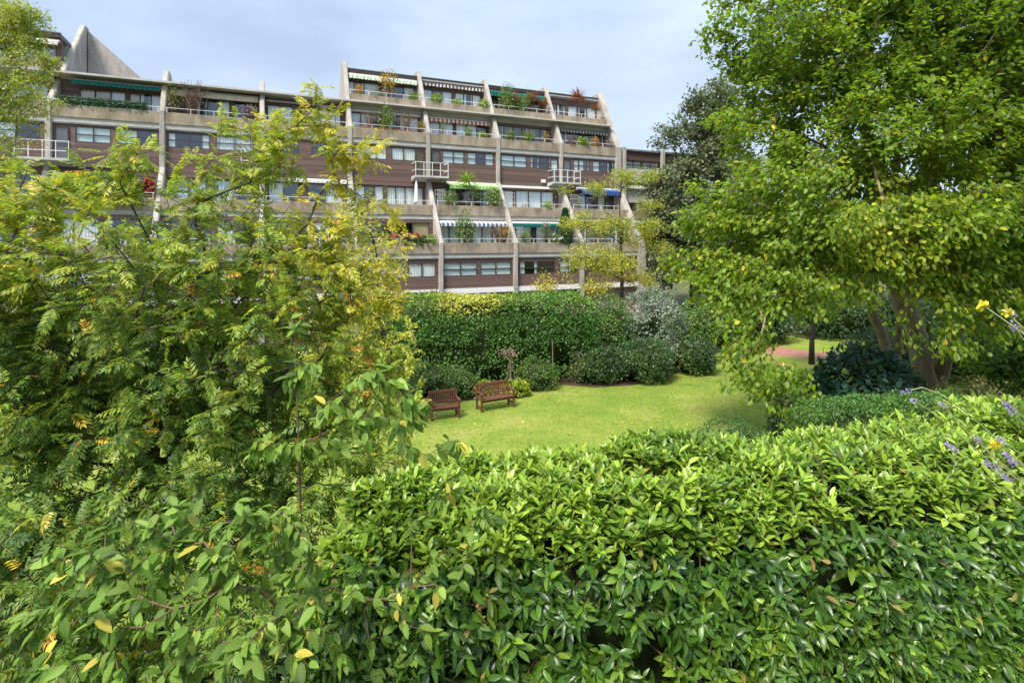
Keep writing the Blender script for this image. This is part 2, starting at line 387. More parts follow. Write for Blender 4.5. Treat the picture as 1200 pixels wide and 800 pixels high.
def tree_wood(root, A, P, mat, r_tip=.006, r_trunk=.3, expo=.5, ntrunk=4, off=np.zeros(3), sides=(9, 5), minr=0, flare=1.0):
    k = len(A); cnt = np.zeros(k); kids = [[] for _ in range(k)]
    for i in range(k):
        if P[i] >= 0: kids[P[i]].append(i)
    for i in range(k-1, -1, -1):
        cnt[i] = max(1, cnt[i]) if not kids[i] else sum(cnt[c] for c in kids[i])
    R = r_tip * cnt**expo; R = np.minimum(R * 1.0, r_trunk) * 1.0
    sc = r_trunk / max(R[0], 1e-6)
    R = R * (1 + (sc-1)*(cnt/cnt[0]))
    trunk = MB(); limbs = MB(); stack = [(0, None)]
    while stack:
        i, par = stack.pop(); chain = [] if par is None else [par]; rr = [] if par is None else [min(R[par], R[i]*1.15)]
        first = par is None
        while True:
            chain.append(i); rr.append(R[i])
            if not kids[i]: break
            ks = sorted(kids[i], key=lambda c: -cnt[c])
            for c in ks[1:]: stack.append((c, i))
            i = ks[0]
        if len(chain) > 1:
            if max(rr) < minr: continue
            pts = A[chain] - off
            if first and flare > 1: rr[0] *= flare
            (trunk if first or minr or off[1] > 25 else limbs).tube(pts, np.array(rr), sides[0] if (first or rr[0] > .05) else sides[1], caps=first)
    trunk.build('trunk', mat, root, True)
    if limbs.v: limbs.build('limbs', mat, root, True)

def blob_points(blobs, n, shell=.55, gap=.42, gscale=.8, seed=0):
    """points in a union of ellipsoids given as (px, py, Y, r, [squash]); biased outwards, with noise gaps"""
    C = []; Rr = []
    for b in blobs:
        C.append(at(b[0], b[1], b[2])); sq = b[4] if len(b) > 4 else .85
        Rr.append([b[3], b[3], b[3]*sq])
    C = np.array(C); Rr = np.array(Rr); wts = np.prod(Rr, axis=1)**.75; wts /= wts.sum()
    out = []
    tot = 0
    while tot < n:
        m = n*2
        bi = RNG.choice(len(C), m, p=wts)
        d = rand_unit(m); r = np.where(RNG.random(m) < .7, shell + (1-shell)*RNG.random(m), RNG.random(m)**.5)
        P = C[bi] + d*Rr[bi]*r[:, None]
        keep = fnoise(P + seed*7.3, gscale) > gap*(.75 + .4*RNG.random(m))
        P = P[keep]; out.append(P); tot += len(P)
    return np.concatenate(out)[:n], C

def sprig_leaves(T, A, P, hit, n_per, spread, L, W, outward, hang=.3, up=.6):
    """leaves round the end of each twig"""
    ends = np.repeat(A[hit], n_per, axis=0); prev = np.repeat(A[np.maximum(P[hit], 0)], n_per, axis=0)
    n = len(ends); dirn = norm(ends-prev)
    pos = ends + rand_unit(n)*spread*(RNG.random((n, 1))**.6) * np.array([1, 1, .7]) - dirn*spread*.4*RNG.random((n, 1))
    out = norm(pos - outward)
    t = norm(out*.5 + dirn*.35 + rand_unit(n)*.75 + np.array([0, 0, -hang]))
    nn = norm(np.array([0, 0, up]) + out*.45 + rand_unit(n)*.6)
    l = L*(.65 + .6*RNG.random(n)); w = W*(.7 + .5*RNG.random(n))
    return pos, t, nn, l, w

def make_tree(name, label, cat, base, trunk_pts, blobs, n_t, n_per, spread, L, W, mat, huef, shape='mid', wood='bark', r_trunk=.3,
              r_tip=.007, alpha=.35, step=.6, gap=.42, gscale=.8, shell=.55, group=None, hang=.3, up=.6, droop=.15, minr=0, seed=0, extra=None, flare=1.3, sub=None, expo=.5, smooth=False):
    root = empty(name, base); tag(root, label, cat, group)
    off = np.array(base, float)
    T, C = blob_points(blobs, n_t, shell, gap, gscale, seed)
    if extra is not None: T = np.concatenate([T, np.array(extra)])
    A, P, hit = grow(trunk_pts, T, alpha, step)
    tree_wood(root, A, P, M[wood], r_tip, r_trunk, off=off, minr=minr, flare=flare, expo=expo)
    cen = C.mean(axis=0)
    pos, t, nn, l, w = sprig_leaves(T, A, P, hit, n_per, spread, L, W, cen, hang, up)
    hue = huef(pos)
    leaf_cloud('crown', LM[mat], root, pos - off, t, nn, l, w, hue, shape, droop=droop, smooth=smooth)
    return root

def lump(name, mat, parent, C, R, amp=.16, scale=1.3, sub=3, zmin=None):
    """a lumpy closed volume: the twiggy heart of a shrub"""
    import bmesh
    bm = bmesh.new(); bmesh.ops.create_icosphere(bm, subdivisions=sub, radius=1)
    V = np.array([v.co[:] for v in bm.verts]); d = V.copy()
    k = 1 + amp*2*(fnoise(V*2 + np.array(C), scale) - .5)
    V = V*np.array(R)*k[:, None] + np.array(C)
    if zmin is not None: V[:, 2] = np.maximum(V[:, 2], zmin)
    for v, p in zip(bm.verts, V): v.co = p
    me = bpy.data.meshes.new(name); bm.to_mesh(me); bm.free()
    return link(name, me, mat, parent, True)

def shrub(name, label, cat, ctr, R, n, L, W, mat, hue0=.5, hvar=.5, shape='mid', group=None, base_z=GZ, hang=.1, bumps=1.7, amp=.36,
          depth=.28, up=.4, core=.78, boxy=2.0, droop=.15, nscale=1.0, clump=0, huef=None, tex='core'):
    """a shrub or clipped hedge block: leaves through the outer shell of a lumpy superellipsoid over a twiggy heart"""
    ctr = np.array(ctr, float); R = np.array(R, float)
    base = np.array([ctr[0], ctr[1], base_z]); root = empty(name, base); tag(root, label, cat, group)
    d = rand_unit(int(n*1.7)); d = d[d[:, 2] > -.75]
    if boxy > 2:
        q = (np.abs(d)**boxy).sum(axis=1)**(1/boxy); d2 = d/q[:, None]
    else: d2 = d
    k = 1 + amp*2*(fnoise(d2*R + ctr, bumps/np.mean(R)) - .5) + .1*(fnoise(d2*R*3 + ctr, bumps*2/np.mean(R)) - .5)
    rr = k*(1 - depth*RNG.random(len(d))**1.6 + .14*RNG.random(len(d))*(RNG.random(len(d)) < .1))
    pos = ctr + d2*R*rr[:, None]
    g = fnoise(pos, 2.2/np.mean(R)**.7)
    keep = (g > .36 + .1*RNG.random(len(d))) & (pos[:, 2] > base_z + .02); keep[n:] = keep[n:]
    pos = pos[keep]; d2 = d2[keep]; g = g[keep]
    nrm = norm(d2/R); m = len(pos)
    t = norm(nrm*.55 + rand_unit(m)*.8 + np.array([0, 0, .25-hang])); nn = norm(nrm*.7 + np.array([0, 0, up]) + rand_unit(m)*.55)
    h = hue0 + hvar*(fnoise(pos, .9*nscale) - .5)*1.6 + RNG.normal(size=m)*.12
    if huef is not None: h = huef(pos, h)
    leaf_cloud('foliage', LM[mat], root, pos - base, t, nn, L*(.7+.6*RNG.random(m)), W*(.7+.5*RNG.random(m)), h, shape, droop=droop)
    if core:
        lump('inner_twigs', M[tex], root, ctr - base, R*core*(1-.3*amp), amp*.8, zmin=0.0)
    return root

# ================================================================== SETTING
def sheet(name, poly, z, mat, kind='structure'):
    me = bpy.data.meshes.new(name); me.from_pydata([(x, y, z) for x, y in poly], [], [tuple(range(len(poly)))]); me.update()
    o = link(name, me, mat); tag(o, kind=kind); return o

def lawn_mat(name):
    m, nt, bs, out = newmat(name)
    tc = nd(nt, 'ShaderNodeTexCoord')
    a = nd(nt, 'ShaderNodeTexNoise'); a.inputs['Scale'].default_value = .55; a.inputs['Detail'].default_value = 7; a.inputs['Roughness'].default_value = .68
    b = nd(nt, 'ShaderNodeTexNoise'); b.inputs['Scale'].default_value = 14; b.inputs['Detail'].default_value = 5; b.inputs['Roughness'].default_value = .75
    nt.links.new(tc.outputs['Object'], a.inputs[0]); nt.links.new(tc.outputs['Object'], b.inputs[0])
    mx = nd(nt, 'ShaderNodeMath', operation='MULTIPLY_ADD'); mx.inputs[1].default_value = .45
    nt.links.new(b.outputs[0], mx.inputs[0]); nt.links.new(a.outputs[0], mx.inputs[2])
    r = ramp(nt, [(.46, G(.085,.16,.02)), (.62, G(.15,.22,.03)), (.78, G(.225,.265,.045)), (.95, G(.31,.29,.09))]); nt.links.new(mx.outputs[0], r.inputs[0])
    nt.links.new(r.outputs[0], bs.inputs['Base Color']); bs.inputs['Roughness'].default_value = .9; bs.inputs['Specular IOR Level'].default_value = .1
    bp = nd(nt, 'ShaderNodeBump'); bp.inputs['Strength'].default_value = .7; bp.inputs['Distance'].default_value = .05
    nt.links.new(b.outputs[0], bp.inputs['Height']); nt.links.new(bp.outputs[0], bs.inputs['Normal'])
    return m
M['lawn'] = lawn_mat('mown_lawn')
M['ground'] = noisy_mat('rough_ground', (.05,.055,.02), (.11,.11,.04), .6, 1, .5, 6)
sheet('ground', [(-500,-300),(500,-300),(500,900),(-500,900)], GZ-.008, M['ground'])
sheet('lawn', [(-30,7),(34,7),(40,30),(30,38),(12,36),(8,30),(-8,27.5),(-30,24)], GZ, M['lawn'])
# planting beds edge the lawn
bed = [(-30,30),(-30,21.6),(-9,21.5),(-4.2,21.3),(-2.3,21.7),(-.3,22.6),(.6,24.0),(2.2,24.35),(3.6,23.9),(5.4,24.3),(7.0,25.6),(8.9,27.4),(9.5,29.6),(10,34),(8,60),(-30,45)]
sheet('planting_bed', bed, GZ+.004, M['soil'])
sheet('path', [(12.5,33.5),(13.6,31.2),(15.5,29.9),(18.2,28.5),(24,26.6),(34,25),(34,27),(24.6,28.5),(19,30.6),(16.5,32.0),(15.2,34.2)], GZ+.006, M['path'])

# short grass and fallen leaves on the visible part of the lawn
n = 90000
gx = RNG.uniform(-9, 20, n); gy = RNG.uniform(8.5, 27, n)
vis = (np.abs(gx/gy*650) < 700)
gx, gy = gx[vis], gy[vis]
def inside(x, y, poly):
    c = np.zeros(len(x), bool); k = len(poly)
    for i in range(k):
        x0, y0 = poly[i]; x1, y1 = poly[(i+1) % k]
        cond = ((y0 > y) != (y1 > y)) & (x < (x1-x0)*(y-y0)/((y1-y0) if y1 != y0 else 1e-9)+x0); c ^= cond
    return c
ok = ~inside(gx, gy, bed); gx, gy = gx[ok], gy[ok]; n = len(gx)
P = np.stack([gx, gy, np.full(n, GZ)], 1)
hh = fnoise(P, .35)
leaf_cloud('grass', LM['grass'], None, P, norm(np.array([0,0,.8]) + RNG.normal(size=(n,3))*.45), norm(RNG.normal(size=(n,3))*[1,1,.2]),
           .035+.04*RNG.random(n), .014, .15 + 1.5*(hh-.35) + RNG.normal(size=n)*.15, 'lo', fold=0, droop=.1)
tag(bpy.data.objects['grass'], kind='stuff')
n = 240
gx = RNG.uniform(-4, 16, n); gy = 10 + 17*RNG.random(n)**.6
ok = ~inside(gx, gy, bed) & (fnoise(np.stack([gx, gy, gx*0], 1), .3) > .4); gx, gy = gx[ok], gy[ok]; n = len(gx)
leaf_cloud('fallen_leaves', LM['fallen'], None, np.stack([gx, gy, np.full(n, GZ+.045)], 1), norm(RNG.normal(size=(n,3))*[1,1,.15]),
           norm(np.array([0,0,1.]) + RNG.normal(size=(n,3))*.25), (.06+.08*RNG.random(n)), .06, RNG.random(n), 'oval', droop=.1)
tag(bpy.data.objects['fallen_leaves'], kind='stuff')

# ================================================================== APARTMENT BUILDING
ANG = math.atan2(.407, .914)
B0 = (-4.85, 38.0, GZ)
bld = empty('apartment_building', B0, ANG)
tag(bld, 'long stepped brown and concrete apartment building with planted terraces behind the garden', 'building')
ZO = (0, 0, -GZ)
def bpt(t, d, z):
    """building coordinates (along, depth, height) to world"""
    c, s = math.cos(ANG), math.sin(ANG)
    return np.array([B0[0] + c*t - s*d, B0[1] + s*t + c*d, z])
FL = dict(E=-3.6, D=-.9, C=1.8, B=4.5, A2=7.2, A1=9.9)
DW = dict(E=.15, D=1.5, C=3.5, B=3.4, A2=4.85, A1=6.2)      # wall planes
DP = dict(D=-.02, C=1.58, A2=3.22, A1=4.6)                     # outer faces of the parapets
FW = .155
BAYS = [-28.0, -22.4, -16.8, -11.2, -5.6, 0.0, 5.6, 11.2]
FINS = BAYS + [16.8]
def tall(i): return i in (0, 4, 5, 6, 7)

# fins -----------------------------------------------------------
def fin_prof(top):
    lower = [(-.1,GZ+.03),(-.1,-.3),(3.22,4.4),(3.22,7.85)]
    if top == 'tall': return lower + [(6.05,13.15),(7.1,13.15),(8.9,9.8),(8.9,GZ+.03)]
    if top == 'stair': return lower + [(9.9,14.6),(10.6,14.6),(14.0,9.98),(8.9,9.98),(8.9,GZ+.03)]
    return lower + [(4.75,10.75),(5.7,10.75),(6.6,9.9),(6.6,GZ+.03)]
for i, t in enumerate(FINS):
    mb = MB(); k = 'stair' if i == 1 else 'tall' if i in (0, 4, 5, 6, 7, 8) else 'low'
    w = FW if i not in (8,) else .3
    mb.prism_x(fin_prof(k), t-w, t+w)
    fo = mb.build('concrete_fin', M['fin'], bld, off=ZO, bevel=.02)
    # pale painted nosing down the front edge
    nb = MB()
    for (d0, z0), (d1, z1) in (((-.1,-3.6),(-.1,-.3)), ((-.1,-.3),(3.22,4.4)), ((3.22,4.4),(3.22,7.85)), ((3.22,7.85),dict(tall=(6.05,13.15), stair=(9.9,14.6), low=(4.75,10.75))[k])):
        L = math.hypot(d1-d0, z1-z0); nx, nz = -(z1-z0)/L*.035, (d1-d0)/L*.035
        nb.prism_x([(d0+.03*0, z0), (d1, z1-.004), (d1+nx, z1-.004+nz), (d0+nx, z0+nz)], t-w+.05, t+w-.05)
    nb.build('nosing', M['fin'], fo, off=ZO)

# parapets, slab edges, roofs, floors ------------------------------
def span(i): return BAYS[i]+FW+.004, BAYS[i]+5.6-FW-.004
for i in range(8):
    x0, x1 = span(i)
    for lv in ('D', 'C', 'A2', 'A1'):
        if lv == 'A1' and not tall(i): continue
        d, z = DP[lv], FL[lv]
        MB().prism_x([(d,z-.12),(d+.2,z-.12),(d+.2,z+.6),(d+.03,z+.62)], x0, x1).build('parapet', M['parapet'], bld, off=ZO, bevel=.015)
        below = dict(D='E', C='D', A2='B', A1='A2')[lv]
        MB().box(x0, x1, d+.07, DW[below]+.1 if DW[below] > d+.3 else d+.3, z-.4, z-.125).box(x0, x1, d+.1, d+.26, z-.47, z-.405).build('slab_edge', M['greywhite'], bld, off=ZO)
        MB().box(x0, x1, d+.205, DW[lv]+.3, z-.12, z).build('terrace_floor', M['greycanvas'], bld, off=ZO)
        r = MB(); r.box(x0, x1, d+.1, d+.13, z+.9, z+.932)
        for q in range(5):
            xx = x0 + .05 + (x1-x0-.14)*q/4; r.box(xx, xx+.03, d+.1, d+.13, z+.6, z+.9)
        r.build('railing', M['white'], bld, off=ZO)
    # roof
    zr = 12.45 if tall(i) else 9.75; dr = DW['A1' if tall(i) else 'A2']
    r = MB(); r.box(x0, x1, dr-.22, 8.8 if tall(i) else 9.5, zr+.1, zr+.22); r.box(x0, x1, dr-.3, dr-.1, zr+.22, zr+.27); r.box(x0, x1, dr-.16, 8.6, zr-.02, zr+.097)
    r.build('roof', M['roof'], bld, off=ZO)
    MB().box(x0, x1, dr-.14, dr-.004, zr-.13, zr-.025).box(x0, x1, dr-.26, dr-.165, zr-.02, zr+.095).build('fascia', M['greycanvas' if i % 2 else 'brown'], bld, off=ZO)
    # undercroft and base beam
    MB().box(x0, x1, .05, .35, -3.8, -3.46).build('base_beam', M['white'], bld, off=ZO)
    MB().box(x0, x1, .6, .8, GZ+.02, -3.8).build('base_wall', M['parapet'], bld, off=ZO)
for z in (-3.7, -1.05, 1.65, 4.35, 7.05, 9.75):
    MB().box(-27.7, 16.5, 3.75 if z > 1 else 1.95 if z > -2 else .5, 8.7, z, z+.12).build('floor_slab', M['inside'], bld, off=ZO)
MB().box(-27.8, 16.6, 8.4, 8.7, GZ+.02, 9.74).build('back_wall', M['inside'], bld, off=ZO)
b = MB()
for a, c in ((-27.8, -22.6), (-5.4, 16.6)): b.box(a, c, 7.5, 7.7, 9.88, 12.42)
b.build('back_wall', M['inside'], bld, off=ZO)

# walls with windows -------------------------------------------------
CK = {'c': 'curtain', 'b': 'blue_curtain', 's': 'blind', 't': 'tan'}
def window(x0, x1, z0, z1, d, lights, transom, seed):
    """lights: string with one letter per pane: c/b/s/t curtain kinds, d dark room, h half drawn"""
    rn = random.Random(seed)
    k = len(lights); f = MB(); fw = .055
    f.box(x0, x1, d-.03, d+.06, z0, z0+fw); f.box(x0, x1, d-.03, d+.06, z1-fw, z1)
    wl = (x1-x0)/k; p = MB(); cu = {}
    for q in range(k+1):
        xx = x0 + wl*q - (0 if q == 0 else fw if q == k else fw/2)
        f.box(xx, xx+fw, d-.028, d+.058, z0+fw, z1-fw)
    for q, ch in enumerate(lights):
        a = x0 + wl*q + (fw if q == 0 else fw/2); b_ = x0 + wl*(q+1) - (fw if q == k-1 else fw/2)
        if transom: f.box(a, b_, d-.026, d+.056, (z0+z1)/2-.022, (z0+z1)/2+.022)
        p.box(a, b_, d+.012, d+.02, z0+fw, z1-fw)
        segs = {'h': [(a, a+(b_-a)*.28), (b_-(b_-a)*.12, b_)], 'l': [(a, a+(b_-a)*.3)], 'r': [(b_-(b_-a)*.35, b_)]}.get(ch, [(a-.02, b_+.02)] if ch in CK else [])
        for s0, s1 in segs:
            m = CK.get(ch, 'curtain'); zb = z0+.0 if ch != 's' else z0 + rn.choice([0, 0, 0, .12])*(z1-z0)
            cm = cu.setdefault(m, MB()); nn = max(4, int((s1-s0)/.045)); V = []
            for j in range(nn+1):
                x = s0+(s1-s0)*j/nn; yy = d+.075 + (.02*math.sin(j*1.9 + seed) + rn.uniform(-.01, .01) if m in ('curtain', 'blue_curtain') else 0)
                V += [(x, yy, zb), (x, yy, z1)]
            cm.add(V, [(2*j, 2*j+2, 2*j+3, 2*j+1) for j in range(nn)])
    w = f.build('window', M['darkframe'], bld, off=ZO)
    p.build('pane', M['glass'], w, off=ZO)
    for m, c in cu.items():
        c.build('curtain' if m != 'blind' and m != 'tan' else 'blind', M[m], w, off=ZO)

def wall(i, lv, z0, z1, wz0, wz1, wins, transom=False, mat='boards'):
    x0, x1 = span(i); d = DW[lv]; th = .14
    if lv == 'E': x0 += 0
    W = x1-x0; m = MB()
    m.box(x0, x1, d, d+th, wz1, z1)
    if wz0 > z0 + .01: m.box(x0, x1, d, d+th, z0, wz0)
    cur = x0
    for (a, b_, li) in wins:
        xa, xb = x0+a*W, x0+b_*W
        if xa > cur+.01: m.box(cur, xa, d, d+th, wz0, wz1)
        window(xa, xb, wz0, wz1, d+.03, li, transom, i*31 + int(a*100) + ord(lv[0]))
        cur = xb
    if x1 > cur+.01: m.box(cur, x1, d, d+th, wz0, wz1)
    m.build('timber_wall', M[mat], bld, off=ZO)

full = {   # glazed terrace fronts
 'A1': {0: [(.05,.5,'dd'),(.52,.95,'dd')], 4: [(.02,.46,'hc'),(.5,.97,'hdc')], 5: [(.02,.5,'cdc'),(.54,.97,'chc')], 6: [(.04,.48,'dcd'),(.54,.95,'hd')], 7: [(.03,.36,'dh'),(.4,.96,'chc')]},
 'A2': {0: [(.1,.6,'dd'),(.65,.95,'c')], 1: [(.17,.62,'ttc'),(.65,.98,'thc')], 2: [(.28,.66,'hdc'),(.7,.97,'dd')], 3: [(.03,.34,'cc'),(.5,.95,'ccc')], 4: [(.02,.42,'ccd'),(.55,.97,'hcc')], 5: [(.02,.44,'cc'),(.47,.97,'ccd')], 6: [(.03,.5,'hdd'),(.55,.95,'hdd')], 7: [(.03,.52,'dhd'),(.55,.95,'dh')]},
 'C':  {0: [(.1,.9,'cdd')], 1: [(.05,.5,'dd'),(.55,.95,'hd')], 2: [(.04,.42,'bb'),(.5,.95,'bd')], 3: [(.04,.4,'cd'),(.5,.95,'dc')], 4: [(.04,.42,'cdc'),(.45,.97,'cccc')], 5: [(.1,.4,'cb'),(.45,.96,'dhb')], 6: [(.05,.24,'c'),(.27,.92,'ccc')], 7: [(.28,.6,'sd'),(.66,.95,'cd')]},
 'D':  {0: [(.1,.9,'ddd')], 1: [(.05,.5,'cc'),(.55,.95,'hd')], 2: [(.05,.5,'dd'),(.55,.95,'cd')], 3: [(.05,.5,'dd'),(.55,.95,'cd')], 4: [(.04,.44,'ddd'),(.5,.95,'dt')], 5: [(.02,.46,'ccc'),(.5,.95,'ccc')], 6: [(.1,.36,'cc'),(.42,.97,'ccc')], 7: [(.05,.4,'hd'),(.5,.95,'dh')]},
}
strip = {
 'B': {0: [(.1,.5,'dd'),(.55,.95,'cd')], 1: [(.2,.53,'ss'),(.57,.99,'sd')], 2: [(.02,.46,'lr'),(.52,.93,'cc')], 3: [(.1,.4,'cd'),(.55,.97,'dd')], 4: [(.03,.46,'ccc'),(.52,.86,'cc')], 5: [(.18,.51,'ss'),(.55,.97,'sds')], 6: [(.02,.45,'ss'),(.5,.98,'hds')], 7: [(.2,.5,'cch'),(.55,.97,'cdh')]},
 'E': {0: [(.1,.9,'ccc')], 1: [(.05,.5,'cc'),(.55,.95,'cc')], 2: [(.05,.5,'dd'),(.55,.95,'cc')], 3: [(.05,.5,'cc'),(.55,.95,'cd')], 4: [(.1,.55,'cc'),(.6,.97,'cc')], 5: [(.01,.48,'ss'),(.52,.98,'ss')], 6: [(.04,.6,'hd'),(.67,.97,'sl')], 7: [(.05,.45,'dd'),(.6,.93,'dd')]},
}
for i in range(8):
    if tall(i): wall(i, 'A1', 9.9, 12.44, 10.0, 11.85, full['A1'][i])
    wall(i, 'A2', 7.2, 9.5 if tall(i) else 9.73, 7.3, 9.2, full['A2'][i])
    zb = 3.85 if i in (4, 3, 2) else 4.25
    wins = list(strip['B'][i])
    door = i in (1, 5, 7)
    wall(i, 'B', zb, 6.79, 5.68, 6.62, wins, transom=i not in (4,))
    wall(i, 'C', 1.8, zb-.01, 1.9, min(zb-.06, 3.85), full['C'][i])
    wall(i, 'D', -.9, 1.39, -.8, 1.15, full['D'][i])
    wall(i, 'E', -3.46, -1.31, -2.6, -1.62, strip['E'][i], transom=i in (5, 6))
# balcony doors beside every second fin, and the balconies
for t, nm in ((-22.4, 1), (-11.2, 3), (0.0, 5), (11.2, 7)):
    window(t+.26, t+.92, 4.55, 6.5, 3.36, 'b', True, nm)
    if nm in (5, 7): window(t-.95, t-.26, 4.55, 6.5, 3.36, 'c', False, nm+20)
    mb = MB(); mb.prism_x([(2.2,4.42),(2.2,4.56),(3.38,4.56),(3.38,4.2),(3.0,4.3)], t+FW+.01, t+1.25)
    mb.prism_x([(2.2,4.42),(2.2,4.56),(3.38,4.56),(3.38,4.2),(3.0,4.3)], t-1.25, t-FW-.01)
    mb.box(t-FW-.01, t+FW+.01, 2.2, 3.18, 4.43, 4.555)
    bo = mb.build('balcony', M['greywhite'], bld, off=ZO)
    r = MB()
    for z in (4.95, 5.5): r.box(t-1.22, t+1.22, 2.24, 2.275, z, z+.035)
    for x in (-1.22, -.62, 0, .6, 1.185):
        r.box(t+x, t+x+.035, 2.236, 2.279, 4.56, 5.56 if abs(x) > 1 else 5.5)
    for x in (-1.22, 1.185):
        r.box(t+x, t+x+.035, 2.279, 3.36, 5.5, 5.535); r.box(t+x, t+x+.035, 2.279, 3.36, 4.95, 4.985)
    r.build('balcony_railing', M['white'], bo, off=ZO)
    g = MB(); g.prism_x([(3.0,4.3),(2.5,4.42),(3.18,4.42),(3.18,3.1),(3.05,3.1)], t-.14, t+.14); 
    g.build('bracket', M['fin'], bo, off=ZO)

# awnings ---------------------------------------------------------
def awning(i, z, d, out, drop, val, mat, box='white', scal=True, a=0.0, b_=1.0):
    x0, x1 = span(i); W = x1-x0; xa, xb = x0+.06+a*(W-.12), x0+.06+b_*(W-.12)
    c = MB(); c.prism_x([(d-.02,z),(d-.02,z+.2),(d-.22,z+.16),(d-.24,z+.04),(d-.18,z)], xa, xb)
    o = c.build('awning', M[box], bld, off=ZO)
    f = MB()
    if out > .1: f.prism_x([(d-.2,z+.1),(d-out,z+.1-drop),(d-out,z+.085-drop),(d-.2,z+.085)], xa+.02, xb-.02)
    zz = z+.085-drop if out > .1 else z+.03; dd = d-max(out, .235)-.004
    k = int((xb-xa)/.22); V = []
    for j in range(k*4+1):
        x = xa+.02+(xb-xa-.04)*j/(k*4)
        s_ = abs(math.sin(math.pi*j/4))*.06 if scal else 0
        wv = .012*math.sin(j*1.3)
        V += [(x, dd+wv, zz), (x, dd+wv*2-.01, zz-val-s_)]
    f.add(V, [(2*j, 2*j+2, 2*j+3, 2*j+1) for j in range(k*4)])
    f.build('valance', M[mat], o, off=ZO)
awning(1, 9.5, 4.8, .8, .16, .16, 'teal', a=.12)
awning(2, 9.46, 4.8, .45, .1, .3, 'cream', 'greywhite', False)
awning(3, 9.45, 4.8, 0, 0, .14, 'greycanvas', 'brown', False)
awning(0, 12.1, 6.15, .4, .1, .2, 'cream', 'greywhite', False)
awning(4, 12.2, 6.1, .5, .15, .2, 'palegreen', 'greywhite')
awning(5, 12.2, 6.1, .2, .0, .2, 'greystripe', 'brown')
awning(6, 12.18, 6.1, .6, .2, .3, 'teal', 'brown')
awning(4, 9.22, 4.82, 0, 0, .02, 'cream', 'white', False)
awning(5, 9.2, 4.82, .4, .1, .18, 'redstripe', 'white')
awning(7, 9.2, 4.82, .35, .05, .14, 'greystripe', 'greycanvas')
awning(5, 4.12, 3.4, .9, .25, .2, 'lime', 'white', a=.22)
awning(6, 4.02, 3.4, 0, 0, .03, 'cream', 'white', False)
awning(7, 4.1, 3.4, .9, .25, .25, 'blue', 'white', a=.24)
awning(3, 3.9, 3.4, 0, 0, .12, 'cream', 'white', False)
awning(5, 1.1, 1.45, .55, .1, .15, 'bluestripe', 'white')
awning(6, 1.1, 1.45, .55, .1, .15, 'teal', 'white')

# white trellis screens on the terraces beside the fins
def lattice(t, d, z, w, h):
    m = MB()
    for q in range(6): m.box(t, t+w, d-.01, d+.01, z+h*q/5.0, z+h*q/5.0+.03)
    for q in range(5): m.box(t+(w-.03)*q/4.0, t+(w-.03)*q/4.0+.03, d-.025, d-.012, z, z+h)
    return m
for t, d, z in ((5.85, 2.4, 1.85), (.25, 2.4, 1.85), (11.45, 2.3, 1.85), (5.85, .8, -.85)):
    lattice(t, d, z, .75, 1.7).build('lattice_screen', M['greywhite'], bld, off=ZO)
lattice(-17.6, 2.2, 1.85, .55, 1.6).build('lattice_screen', M['pole'], bld, off=ZO)
# white utility box on the boards
MB().box(9.4, 9.75, 3.24, 3.395, 4.55, 4.8).build('wall_box', M['white'], bld, off=ZO)

# concrete stair head on the roof of the lower block: a raking end wall and a gable
g = MB(); V = [(-22.19,10.2,9.99),(-18.6,10.2,9.99),(-18.6,10.2,11.0),(-22.19,10.2,14.35),(-22.19,14,9.99),(-18.6,14,9.99),(-18.6,14,11.0),(-22.19,14,14.35)]
g.add(V, [(0,1,2,3),(5,4,7,6),(1,5,6,2),(3,2,6,7),(0,3,7,4),(0,4,5,1)])
g.build('stair_gable', M['fin'], bld, off=ZO)
MB().box(-22.6, -5.8, 9.4, 16, 9.6, 9.96).build('roof', M['roof'], bld, off=ZO)

# set-back wing running on to the right
w = MB(); w.box(17.12, 34, 3.6, 3.8, 6.92, 7.7); w.box(17.12, 34, 3.62, 3.8, -3.6, 1.0)
w.build('timber_wall', M['boards'], bld, off=ZO)
MB().box(17.12, 34, 3.5, 3.8, 5.0, 6.18).build('parapet', M['greywhite'], bld, off=ZO)
MB().box(17.12, 34, 3.62, 3.8, 3.2, 4.4).build('parapet', M['greywhite'], bld, off=ZO)
MB().box(17.12, 34, 3.3, 3.85, 4.42, 4.68).build('slab_edge', M['white'], bld, off=ZO)
MB().box(17.12, 34, 2.3, 2.5, 1.7, 2.4).build('parapet', M['parapet'], bld, off=ZO)
MB().box(17.12, 34, 2.35, 3.6, 1.35, 1.69).build('slab_edge', M['white'], bld, off=ZO)
MB().box(17.12, 34, 3.4, 9, 7.7, 7.85).build('roof', M['roof'], bld, off=ZO)
MB().box(17.12, 34, 7, 7.2, -3.6, 7.68).build('back_wall', M['inside'], bld, off=ZO)
for q in range(4):
    t = 17.7+q*4.2
    window(t, t+1.8, 6.2, 6.9, 3.66, 'ss', True, q); window(t+1.9, t+3.7, 6.2, 6.9, 3.66, 'ss', True, q+7)
    window(t, t+3.6, 2.45, 3.18, 3.66, 'dcd', False, q+9)
    MB().box(t-.42, t-.12, 3.2, 3.5, -6.3, 7.95).build('concrete_fin', M['fin'], bld, off=ZO)
# wide end column under the terraces
MB().box(16.45, 17.1, -.13, .5, GZ+.03, -1.02).build('end_column', M['fin'], bld, off=ZO)

